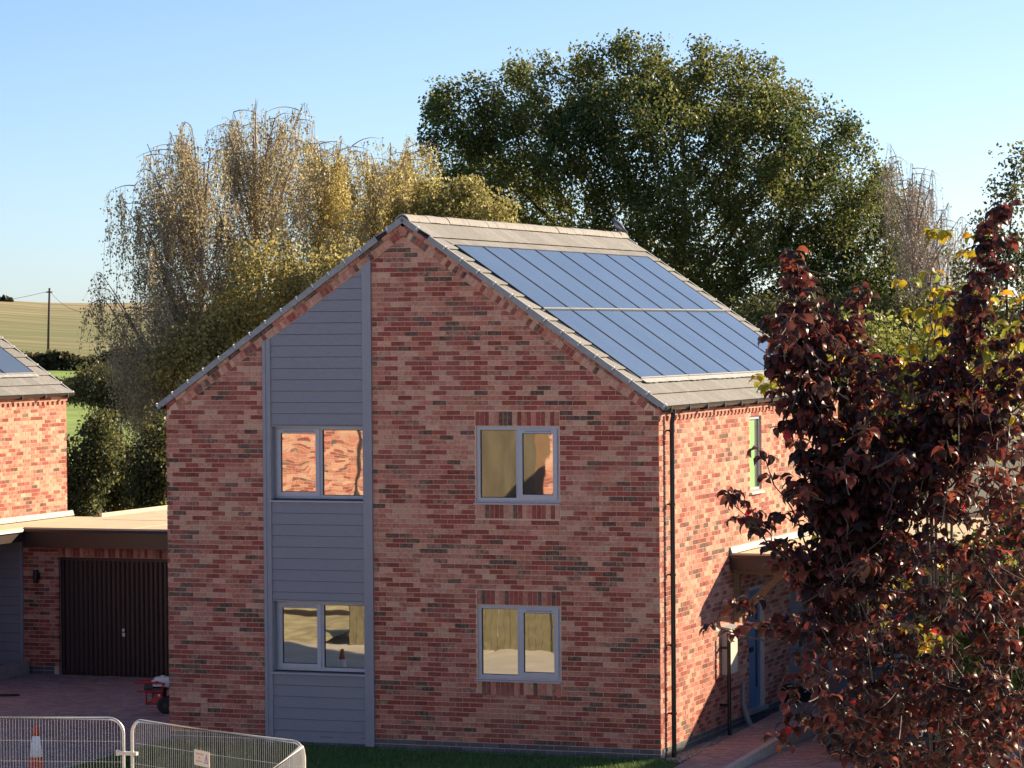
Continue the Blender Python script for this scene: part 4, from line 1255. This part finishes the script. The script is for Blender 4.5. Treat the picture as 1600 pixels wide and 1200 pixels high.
def leafy_tree(name, label, base, stems, palette, wts, dens, depth, nparts, llen=(.072, .108), matk='dark_leaf', group=None, fill=None):
    t = thing(name, label, 'tree', tuple(base))
    inv = Matrix.Translation(-Vector(base))
    wood = MB(); whorls = []
    base = np.asarray(base, float)
    fork = base+np.array([0, 0, 2.3])
    wood.tube([base, base+np.array([.03, .02, 1.4]), fork], [.075, .06, .05], 8)
    paths = []
    for (u, v, dd, v0) in stems:
        e = at(u, v, depth+dd)
        s = at(1440+(u-1440)*.45, v0+60, depth+dd*.6)
        q = np.linspace(0, 1, 16)[:, None]
        mid = s*.5+e*.5+np.array([0, 0, -.12*abs(u-1435)/300])
        c = (1-q)**2*s+2*q*(1-q)*mid+q**2*e
        c[1:-1] += rng.normal(0, .012, (14, 3))
        if len(paths) > 6:
            ap_ = np.vstack([q_[:9] for q_ in paths]); s = ap_[np.argmin(np.linalg.norm(ap_-s, axis=1)+np.maximum(0, ap_[:, 2]-e[2])*2)]
            mid = s*.5+e*.5+np.array([0, 0, -.1*abs(u-1435)/300]); c = (1-q)**2*s+2*q*(1-q)*mid+q**2*e; c[1:-1] += rng.normal(0, .012, (14, 3))
            wood.tube(c, np.linspace(.007, .003, 16), 6); paths.append(c); continue
        wood.tube(np.vstack([fork, fork*.6+s*.4+np.array([0, 0, -.1]), c]), np.concatenate([[.016, .011], np.linspace(.009, .003, 16)]), 6)
        paths.append(c)
    def side(o, dv, ln, r_=.0035):
        x = np.linspace(0, 1, 5)[:, None]
        c = o+dv*ln*x+np.array([0, 0, .25])*ln*x*x
        wood.tube(c, np.linspace(r_, .0025, 5), 4, cap=False)
        return c
    for c in paths:
        L_ = np.linalg.norm(np.diff(c, axis=0), axis=1).sum()
        hi = c[-1][2] > at(1400, 600, depth)[2]
        n = int(L_*dens*(1.7 if hi else 1))
        for k in range(n):
            q = .18+.82*(k+rng.random())/n
            i0 = min(14, int(q*15)); o = c[i0]+(c[i0+1]-c[i0])*(q*15-i0)
            dv = rng.normal(0, 1, 3); dv[2] = .35*abs(dv[2])+.2; dv /= np.linalg.norm(dv)
            ln = rng.uniform(.03, .28)*(1.1-q*.8)*(.6 if hi and q > .5 else 1)
            s = side(o, dv, ln)
            whorls.append(s[-1])
            if ln > .14: whorls.append(s[2])
        whorls.append(c[-1])
    for (u, v, ru, rv, n) in (fill or []):
        for k in range(n):
            a, r_ = rng.uniform(0, 2*math.pi), math.sqrt(rng.random())
            p = at(u+ru*r_*math.cos(a), v+rv*r_*math.sin(a), depth+rng.normal(0, .45))
            dv = rng.normal(0, 1, 3); dv[2] = -abs(dv[2])*.6; dv /= np.linalg.norm(dv)
            side(p+dv*.2, -dv, .2); whorls.append(p)
    wo = wood.build('trunk', M['dark_twig'], t, True); wo.matrix_parent_inverse = inv
    pal = [np.array(p) for p in palette]
    tm = [(leaf_template(1, w_, dr, None)) for w_, dr in ((.48, 1.7), (.54, 2.2), (.46, 2.8))]
    recs = []
    for wpos in whorls:
        k = rng.integers(5, 9); a0 = rng.uniform(0, 6.28)
        for i in range(k):
            az = a0+i*6.283/k+rng.normal(0, .35)
            recs.append((wpos+np.array([math.cos(az), math.sin(az), 0])*.012+rng.normal(0, .008, 3), az, rng.normal(-.15, .3), rng.normal(0, .45), rng.uniform(*llen), rng.integers(3), rng.choice(len(pal), p=wts)))
    near = np.argsort([np.dot(r_[0]-CAM, fw)-r_[4]*3 for r_ in recs])
    isp = np.zeros(len(recs), bool); isp[near[:nparts]] = True
    data = {}
    st = MB()
    groups = {}
    for i, (p, az, pt, rl, s, ti, ci) in enumerate(recs):
        if isp[i]:
            if (ti, ci) not in data:
                b = MB(); b.bulk(tm[ti][0], tm[ti][1], (*pal[ci], 0)); o = b.build('leaf', M[matk], None, True); data[(ti, ci)] = o.data; bpy.data.objects.remove(o)
            o = link('leaf', data[(ti, ci)], t); o.rotation_mode = 'ZYX'
            o.rotation_euler = (rl, -pt, az); o.scale = (s, s, s); o.location = p; o.matrix_parent_inverse = inv
        else: groups.setdefault(ti, []).append((p, az, pt, rl, s, ci))
    for ti, g in groups.items():
        n = len(g); V0, F0 = tm[ti]
        p = np.array([q[0] for q in g]); az, pt, rl, s = (np.array([q[k] for q in g]) for k in (1, 2, 3, 4))
        ca, sa, cp, sp_, cr, sr = np.cos(az), np.sin(az), np.cos(-pt), np.sin(-pt), np.cos(rl), np.sin(rl)
        v = V0[None].repeat(n, 0)*s[:, None, None]
        y = v[..., 1]*cr[:, None]-v[..., 2]*sr[:, None]; z = v[..., 1]*sr[:, None]+v[..., 2]*cr[:, None]; x = v[..., 0]
        x, z = x*cp[:, None]+z*sp_[:, None], -x*sp_[:, None]+z*cp[:, None]
        x, y = x*ca[:, None]-y*sa[:, None], x*sa[:, None]+y*ca[:, None]
        vv = np.stack([x, y, z], -1)+p[:, None]
        f = (F0[None]+(np.arange(n)*len(V0))[:, None, None]).reshape(-1, 4)
        cc = np.array([pal[q[5]] for q in g])*rng.uniform(.75, 1.3, (n, 1))
        st.bulk(vv.reshape(-1, 3), f, np.repeat(np.hstack([cc, np.zeros((n, 1))]), len(F0), 0))
    if groups:
        o = st.build('foliage', M[matk], t, True); o.matrix_parent_inverse = inv; o['kind'] = 'stuff'
    return t

pst = [(1240, 392, 0, 900), (1203, 500, .1, 900), (1228, 470, -.05, 930), (1238, 425, .05, 900), (1250, 500, .1, 910), (1212, 560, 0, 930), (1290, 475, .1, 900), (1345, 448, .2, 880), (1322, 505, .1, 900), (1262, 560, -.1, 930), (1388, 555, 0, 880), (1345, 565, -.2, 900), (1440, 600, .1, 860),
       (1570, 322, .1, 800), (1548, 352, .2, 800), (1575, 375, 0, 800), (1530, 470, 0, 820), (1498, 520, -.1, 820), (1480, 560, .2, 850), (1600, 560, 0, 830), (1650, 430, .1, 800), (1700, 500, 0, 800), (1620, 620, -.2, 830),
       (1142, 775, -.1, 1010), (1195, 715, 0, 1000), (1180, 800, .1, 1020), (1225, 640, 0, 960), (1215, 850, -.1, 1010), (1112, 982, .1, 1080), (1150, 950, -.1, 1060), (1255, 760, -.2, 960), (1310, 680, .2, 930), (1370, 660, .3, 900),
       (1260, 900, 0, 1040), (1230, 990, .2, 1060), (1280, 1010, -.2, 1090), (1300, 940, .2, 1050), (1320, 800, -.3, 980), (1400, 740, -.3, 950), (1460, 700, -.3, 920), (1550, 680, -.2, 900), (1225, 1165, 0, 1130), (1290, 1150, 0, 1130)]
ptb = at(1440, 1190, 17.7); ptb[2] = -.3
leafy_tree('purple_tree', 'young tree with drooping purple-red leaves in the right foreground', tuple(ptb), pst,
           [(.07, .036, .03), (.11, .036, .03), (.19, .045, .036), (.28, .075, .04), (.045, .03, .03), (.5, .03, .035)], [.26, .26, .22, .095, .16, .005],
           9.5, 17.7, 290, fill=[(1450, 800, 175, 190, 110), (1440, 1030, 190, 180, 150), (1560, 780, 90, 230, 70), (1300, 860, 55, 170, 22), (1560, 1080, 110, 150, 85), (1600, 900, 60, 300, 55), (1365, 1150, 60, 70, 40), (1345, 1040, 85, 120, 45), (1450, 1120, 150, 80, 75), (1235, 540, 28, 70, 16), (1250, 470, 20, 50, 8), (1290, 560, 40, 60, 12)])
yst = [(1455, 425, 0, 700), (1468, 365, .2, 700), (1525, 372, 0, 700), (1420, 440, .1, 720), (1475, 480, 0, 740), (1488, 545, 0, 740), (1545, 470, .1, 720), (1590, 465, 0, 720), (1600, 510, .2, 740), (1570, 540, 0, 740), (1192, 598, -.2, 760), (1275, 640, .1, 800), (1350, 620, 0, 800), (1500, 640, .2, 800), (1580, 640, 0, 800), (1300, 560, .2, 780)]
ytb = at(1480, 1190, 19.6); ytb[2] = -.3
leafy_tree('yellow_tree', 'sparse young tree with yellow-green drooping leaves just behind the purple tree', tuple(ytb), yst,
           [(.42, .30, .02), (.30, .29, .03), (.2, .24, .04), (.5, .27, .02)], [.34, .3, .24, .12], 2.2, 19.6, 120, (.085, .12), 'leaf', fill=[(1450, 850, 180, 190, 45), (1580, 620, 60, 90, 20)])

# ------------------------------------------------------------------ street furniture
def mesh_panel(label, a, b, h=2.0, rad_=.17, lean=0):
    """round-topped steel mesh panel from ground point a to ground point b"""
    a, b = np.asarray(a, float), np.asarray(b, float)
    L_ = np.linalg.norm(b-a); rz = math.atan2(b[1]-a[1], b[0]-a[0])
    t = thing('mesh_panel', label, 'fence panel', tuple(a), rz, 'steel mesh site fence panels')
    q = np.linspace(0, math.pi/2, 8)
    path = [(0, 0, .02), (0, 0, h-rad_)]+[(rad_-rad_*math.cos(x), 0, h-rad_+rad_*math.sin(x)) for x in q[1:]]
    path += [(L_-rad_+rad_*math.sin(x), 0, h-rad_+rad_*math.cos(x)) for x in q]+[(L_, 0, .02)]
    fr = MB(); fr.tube(path, .019, 8)
    fr.tube([(0, 0, .12), (L_, 0, .12)], .015, 6)
    fr.build('tube_frame', M['steel'], t, True)
    n = int(L_/.035)
    for i in range(1, n):
        x = i*L_/n
        top_ = h-.02 if rad_ < x < L_-rad_ else h-rad_+math.sqrt(max(0, rad_**2-(rad_-min(x, L_-x))**2))-.01
        if i == 1:
            w = MB(); w.tube([(0, 0, 0), (0, 0, 1)], .0021, 4, cap=False); w0_ = w.build('upright_wire', M['steel'], t)
            o = w0_
        else:
            o = w0_.copy(); COL.objects.link(o)
        o.location = (x, .004, .12); o.scale = (1, 1, top_-.12); o.rotation_euler = (0, random.gauss(0, .0012), 0)
    hw = MB()
    for z in np.arange(.33, h-.1, .235): hw.tube([(0, -.003, z), (L_*.5, -.003, z-random.uniform(0, .012)), (L_, -.003, z)], .0021, 4)
    hw.build('cross_wire', M['steel'], t)
    for x in (0, L_):
        f = MB(); f.box((x-.11, -.3, -.0), (x+.11, .3, .11)); f.build('foot_block', M['rubber'], t)
    return t
zg = -.17
pA, pB = np.array([-5.75, -13.05, zg]), np.array([-2.50, -12.36, zg])
pC, pD = np.array([-2.36, -12.42, zg]), np.array([.36, -13.72, zg])
pE, pF = np.array([.42, -13.86, zg]), np.array([1.25, -17.1, zg])
mesh_panel('long mesh panel at the left with the cone behind it', pA, pB)
mesh_panel('middle mesh panel carrying the small cream notice', pC, pD)
mesh_panel('sunlit mesh panel turned edge-on at the right end of the fence', pE, pF)
b = MB(); c = (pB+pC)/2; b.box((c[0]-.12, c[1]-.03, 1.42), (c[0]+.12, c[1]+.03, 1.46)); b.lathe([(.0, -.03), (.022, -.03), (.022, .03), (0, .03)], (c[0]-.13, c[1], 1.44), 8)
tag(b.build('fence_clamp', M['steel']), 'steel clamp joining the left and middle mesh panels', 'clamp')
dv = (pD-pC)/np.linalg.norm(pD-pC)
sg = thing('notice_board', 'small cream notice with a warning triangle wired to the middle mesh panel', 'sign', tuple(pC+dv*1.17+np.array([0, 0, 1.60])), math.atan2(dv[1], dv[0]))
sg.rotation_euler[1] = .05
MB().box((0, -.035, 0), (.27, -.028, .17)).build('board', M['card'], sg)
b = MB()
for z, x0, x1 in ((.13, .03, .15), (.09, .075, .1), (.05, .04, .14)):
    x = x0
    while x < x1: b.box((x, -.0365, z-.009), (x+.011, -.0352, z+.009)); x += .017
b.build('lettering', M['ink'], sg)
b = MB()
tri = [(.18, .04), (.25, .04), (.215, .14)]
for k in range(3):
    p, q = np.array(tri[k]), np.array(tri[(k+1) % 3]); d = (q-p)/np.linalg.norm(q-p); n2_ = np.array([-d[1], d[0]])*.008
    b.prism([(p[0], -.0352, p[1]), (q[0], -.0352, q[1]), (q[0]+n2_[0], -.0352, q[1]+n2_[1]), (p[0]+n2_[0], -.0352, p[1]+n2_[1])], (0, -.0015, 0))
b.box((.211, -.0366, .07), (.219, -.0352, .105)); b.box((.211, -.0366, .055), (.219, -.0352, .063)); b.build('warning_triangle', M['ink2'], sg)

cp = at(56, 1131, 44.6)
cn = thing('traffic_cone', 'orange traffic cone with a white sleeve behind the left fence panel', 'cone', (cp[0], cp[1], -.22))
H = cp[2]+.22
rr = lambda z: .026+(H-z)*.142
MB().lathe([(.0, H), (.022, H), (.028, H-.015), (rr(H-.17), H-.17), (rr(H-.17)-.004, H-.172)], (0, 0, 0), 24).build('tip', M['cone'], cn, True)
MB().lathe([(rr(H-.17), H-.169), (rr(H-.17)+.004, H-.172), (rr(H-.46)+.004, H-.458), (rr(H-.46), H-.46)], (0, 0, 0), 24).build('sleeve', M['sleeve'], cn, True)
MB().lathe([(rr(H-.46), H-.455), (rr(.06), .06), (rr(.06)+.02, .05)], (0, 0, 0), 24).build('body', M['cone'], cn, True)
b = MB(); b.box((-.24, -.24, 0), (.24, .24, .055)); b.build('base', M['cone'], cn)

# red-framed site pump tucked behind the house corner
pu = thing('site_pump', 'red-framed petrol pump with a white tank beside the house corner', 'pump', (-10.2, 3.9, -.24), .15)
b = MB()
def fp(*p): b.tube(p, .019, 6)
for y in (-.2, .2):
    fp((-.18, y, .16), (.12, y, .16), (.12, y, .5), (-.0, y, .54)); fp((-.18, y, .16), (-.18, y, .36), (.12, y, .36)); fp((-.34, y, .37), (.12, y, .37)); fp((-.38, y, .52), (.02, y, .52))
for p in ((-.18, .16), (.12, .16), (.12, .5), (-.18, .36)): fp((p[0], -.2, p[1]), (p[0], .2, p[1]))
b.build('tube_frame', M['red'], pu)
b = MB(); b.box((-.1, -.13, .2), (.08, .13, .42)); b.lathe([(0, -.1), (.09, -.1), (.1, -.06), (.1, .06), (0, .1)], (-.16, 0, .42), 12, axis='x'); b.build('engine', M['engine'], pu)
b = MB(); b.prism([(-.1, -.2, .185), (.1, -.2, .185), (.1, -.2, .34), (-.02, -.2, .34)], (0, -.012, 0)); b.build('guard_plate', M['red'], pu)
b = MB(); b.prism([(.03, -.213, .33), (.075, -.213, .33), (.052, -.213, .275)], (0, -.002, 0)); b.build('triangle_mark', M['white'], pu)
b = MB()
for z0, z1, s_ in ((.45, .49, .9), (.49, .56, 1.0), (.56, .6, .78)): b.box((.05-.15*s_, -.14*s_, z0), (.05+.2*s_, .14*s_, z1))
b.lathe([(0, .6), (.04, .6), (.04, .625), (0, .625)], (.06, 0, 0), 12); b.build('fuel_tank', M['white'], pu)
for y in (-.22, .22):
    w = MB(); w.lathe([(.04, -.04), (.12, -.045), (.145, -.03), (.145, .03), (.12, .045), (.04, .04)], (.17, y, .145), 20, axis='y'); wh = w.build('wheel', M['rubber'], pu, True)
    MB().lathe([(0, -.03), (.045, -.03), (.045, .03), (0, .03)], (.17, y, .145), 12, axis='y').build('hub', M['engine'], wh)

q = np.linspace(0, 1, 30)
hp = np.stack([-14.9+1.2*np.sin(q*4.2), 4.6+q*1.4+.35*np.sin(q*7), np.full(30, -.215)], 1)
tag(MB().tube(hp, .016, 6).build('hose', M['rubber']), 'thin dark hose curling on the paving at the left edge', 'hose')
pt = thing('plant_trough', 'low dark trough on the paving by the boarded panel in the porch', 'trough', (.42, 6.85, -.03))
b = MB(); b.prism([(-.36, -.16, 0), (.36, -.16, 0), (.42, -.2, .26), (-.42, -.2, .26)], (0, .36, 0)); b.build('trough', M['rubber'], pt)
b = MB(); b.box((-.38, -.16, .2), (.38, .12, .245)); b.build('soil', M['soil'], pt)

# pigeon on the far end of the ridge
pg = thing('pigeon', 'grey pigeon perched on the far end of the roof ridge', 'bird', (XM-.02, 10.42, 8.025), R(-20))
pg.scale = (.88, .88, .88)
b = MB()
body = [((-.16, 0, .255), .008), ((-.145, 0, .25), .03), ((-.11, 0, .245), .036), ((-.085, 0, .215), .034), ((-.05, 0, .17), .06), ((.0, 0, .125), .075), ((.06, 0, .09), .062), ((.11, 0, .055), .04), ((.17, 0, .015), .024), ((.23, 0, -.03), .018)]
b.tube([q_[0] for q_ in body], [q_[1] for q_ in body], 12)
b.build('body', M['feather'], pg, True)
for s_ in (-1, 1):
    w = MB(); w.tube([(-.05, .045*s_, .17), (0, .07*s_, .13), (.07, .055*s_, .085), (.15, .02*s_, .03)], [.02, .035, .03, .006], 8); w.build('wing', M['feather_pale'], pg, True)
    l_ = MB(); l_.tube([(.02, .03*s_, .08), (.02, .03*s_, .0)], .006, 5); l_.tube([(-.01, .03*s_, .0), (.045, .03*s_, .0)], .005, 5); l_.build('leg', M['red'], pg)
MB().tube([(-.158, 0, .253), (-.185, 0, .243)], [.008, .002], 6).build('beak', M['engine'], pg)

# dark car parked on the right-hand drive, tail towards us
ca = thing('parked_car', 'dark brown hatchback behind the purple tree, tail towards the street', 'car', (2.86, 1.5, -.27))
side_ = [(0.0, .3), (-.02, .55), (.02, .78), (.07, .95), (.35, 1.4), (.75, 1.47), (1.7, 1.46), (2.35, 1.2), (2.75, .98), (3.75, .84), (4.02, .6), (4.05, .28), (3.55, .2), (.5, .2)]
b = MB()
n = len(side_)
def sec(x, inset, zs): return [(x, y+ (inset if y < 2 else -inset), z) for y, z in side_]
lay = [(-.86, .12), (-.885, .05), (-.88, 0), (.88, 0), (.885, .05), (.86, .12)]
vs = []
for x, ins in ((-.80, .14), (-.875, .04), (-.83, 0), (.83, 0), (.875, .04), (.80, .14)):
    for y, z in side_:
        tum = max(0, (z-.95)/.5)*.2
        xx = x*(1-tum*.9) if abs(x) > .1 else x
        vs.append((xx, y+(ins if y < 2 else -ins)*.8, z-(.02 if ins > .1 and z > 1 else 0)))
fs = []
for k in range(5):
    for i_ in range(n): fs.append([k*n+i_, k*n+(i_+1) % n, (k+1)*n+(i_+1) % n, (k+1)*n+i_])
fs += [list(range(n))[::-1], list(range(5*n, 6*n))]
b.add(vs, fs); b.build('body', M['car'], ca)
b = MB(); b.prism([(-.6, .062, 1.0), (.6, .062, 1.0), (.5, .318, 1.36), (-.5, .318, 1.36)], (0, -.012, .008)); b.build('rear_window', M['car_glass'], ca)
for s_ in (-1, 1):
    b = MB(); b.prism([(s_*.62, -.03, .74), (s_*.84, .06, .76), (s_*.82, .1, .98), (s_*.66, .04, .96)], (0, -.03, 0)); b.build('tail_light', M['lamp_red'], ca)
    b = MB(); b.prism([(s_*.88, .75, .98), (s_*.88, 2.45, .98), (s_*.73, 2.1, 1.34), (s_*.72, .85, 1.38)], (s_*.008, 0, .002)); b.build('side_window', M['car_glass'], ca)
    b = MB(); b.lathe([(.03, -.0), (.055, -.0), (.055, -.02), (.03, -.02)], (s_*.7, -.03, .46), 16, axis='y'); b.build('fog_lamp', M['alu'], ca)
    for y in (.75, 3.3):
        w = MB(); w.lathe([(.19, -.09), (.29, -.1), (.315, -.07), (.315, .07), (.29, .1), (.19, .09)], (s_*.78, y, .315), 22, axis='x'); tw = w.build('wheel', M['rubber'], ca, True)
        MB().lathe([(0, s_*.07), (.18, s_*.08), (.2, s_*.05), (.2, -.05)], (s_*.78, y, .315), 16, axis='x').build('rim', M['alu'], tw)
b = MB(); b.box((-.84, -.06, .26), (.84, .0, .42)); b.build('bumper', M['engine'], ca)
b = MB(); b.box((-.26, -.028, .86), (.26, -.012, .97)); b.build('number_plate', M['plate'], ca)

# what the ground-floor windows mirror: a rough straw bank and close-board fence across the road
bk = MB()
xs = np.linspace(-40, -12.5, 60)
for i_ in range(59):
    for (y0, z0, y1, z1) in ((-15.5, -.3, -19, .1), (-19, .1, -23, .9)):
        bk.bulk([(xs[i_], y0, z0), (xs[i_+1], y0, z0), (xs[i_+1], y1, z1+.15*math.sin(xs[i_+1])), (xs[i_], y1, z1+.15*math.sin(xs[i_]))], [[0, 1, 2, 3]], (.3, .3, .1, 0))
tag(bk.build('straw_bank', mat('straw', (.42, .36, .2), .95, noise=.35, nscale=2.5)), kind='structure')

# the street in front: road, kerbs and pavements (below the frame, made pale to bounce light on the shaded gable)
RM = mat('pale_road', (.45, .42, .38), .9, noise=.15, nscale=6)
b = MB(); b.prism([(-90, -30, -.26), (60, -30, -.26), (60, -23.6, -.26), (-90, -23.6, -.26)], (0, 0, -.1)); tag(b.build('road', RM), kind='structure')
PVM = mat('pavement', (.55, .5, .44), .9, noise=.12, nscale=5)
b = MB()
for y0, y1 in ((-23.45, -17.5), (-33.5, -30.15)): b.prism([(-90, y0, -.16), (60, y0, -.16), (60, y1, -.16), (-90, y1, -.16)], (0, 0, -.2))
o = tag(b.build('pavement', PVM), kind='structure')
b = MB()
for y0 in (-23.6, -30.15): b.box((-90, y0, -.4), (60, y0+.15, -.14))
tag(b.build('kerb', M['concrete']), kind='structure')
hd = thing('outbuilding', 'brown boarded outbuilding between the brick houses across the road', 'outbuilding', (-19.2, -46, -.3))
OB = mat('brown_board', (.10, .085, .055), .9, noise=.3, nscale=3, stretch=(1, 1, .2))
b = MB(); b.box((-1.5, -5, 0), (6.2, 0, 4.2)); b.build('wall', OB, hd)
b = MB(); b.prism([(-1.7, .3, 4.1), (-1.7, -2.5, 5.6), (-1.7, -5.3, 4.1)], (8.1, 0, 0)); b.build('roof', M['verge'], hd)
b = MB(); b.box((.6, .0, 0), (1.9, .03, 3.6)); b.build('door', M['wood'], hd)

bf = thing('board_fence', 'weathered timber board fence before the street, mirrored in the lower right window', 'fence', (-11.6, -15.0, -.3))
b = MB(); b.box((-.02, -.03, 0), (.01, .0, .0)) if False else None
rail = MB(); rail.box((0, -.06, .25), (7.2, -.02, .33)); rail.box((0, -.06, 1.0), (7.2, -.02, 1.08)); rail.build('rail', M['wood'], bf)
WM = mat('weathered_board', (.115, .1, .055), .9, noise=.25, nscale=7)
bb = MB().box((0, -.02, .03), (.135, .0, 1.25)).build('board', WM, bf)
for i_ in range(1, 50):
    o = bb.copy(); COL.objects.link(o); o.location = (i_*.145, random.uniform(-.006, .006), random.uniform(-.01, .01))
for i_ in range(5): MB().box((i_*1.78-.04, -.15, -.1), (i_*1.78+.04, -.06, 1.2)).build('post', WM, bf)

# unseen pale houses added to bounce warm light onto the shaded gable
REN = mat('white_render', (.78, .74, .68), .9, noise=.05, nscale=2)
def light_bounce_house(loc, w, label):
    t = thing('light_bounce_house', label, 'house', loc)
    b = MB(); b.prism([(0, 0, -.3), (0, 0, 5.4), (0, -4, 8.0), (0, -8, 5.4), (0, -8, -.3)], (w, 0, 0)); wl_ = b.build('wall', REN, t)
    b = MB()
    b.prism([(-.2, .3, 5.25), (-.2, -4, 8.1), (-.2, -4, 8.25), (-.2, .3, 5.4)], (w+.4, 0, 0)); b.prism([(-.2, -4, 8.1), (-.2, -8.3, 5.25), (-.2, -8.3, 5.4), (-.2, -4, 8.25)], (w+.4, 0, 0))
    b.build('roof', M['verge'], t)['kind'] = 'stuff'
    for x in np.arange(1.5, w-1.5, 3.2):
        for z in (.9, 3.5):
            f = MB(); f.box((x, 0, z), (x+1.2, .05, z+1.15)); f_ = f.build('window', M['frame'], t)
            MB().box((x+.07, .05, z+.07), (x+1.13, .06, z+1.08)).build('glass_pane', M['glass'], f_)
light_bounce_house((-46.5, -31, -.2), 15, 'added pale house across the road to bounce light, first to the left of the brick pair')
light_bounce_house((-64, -30, -.2), 16, 'added pale house across the road to bounce light, farthest to the left')
light_bounce_house((15.5, -29.5, -.2), 14, 'added pale house bouncing light, just outside the frame on the right')
light_bounce_house((31.5, -29, -.2), 14, 'added pale house bouncing light, farthest out of frame on the right')

FC = mat('bounce_concrete', (.60, .53, .44), .95, noise=.12, nscale=1.5)  # pale apron added out of view to throw sunlight back at the gable
b = MB(); b.prism([(-8.2, -17.4, -.22), (9, -17.4, -.22), (9, -6.05, -.22), (.35, -6.05, -.22), (.35, -5.3, -.22), (-8.2, -5.3, -.22)], (0, 0, -.1))
b.prism([(-34, -15.4, -.24), (-8.35, -15.4, -.24), (-8.35, -9.05, -.24), (-34, -9.05, -.24)], (0, 0, -.1))
tag(b.build('bounce_forecourt', FC), kind='structure')
tree('hedge_maple', 'dull green tree far behind the roof end, below the oak', [lobe(1200, 520, 118, 90, 60), lobe(1320, 530, 118, 110, 65), lobe(1460, 520, 118, 110, 70), lobe(1580, 540, 118, 90, 75)], (*at(1380, 620, 118)[:2], -.3), 800, .5, .7, 24000, .35, .16,
     [(.06, .075, .03), (.14, .14, .05)], .016, .2, fork=.4, shell=.15, rmin=.016)
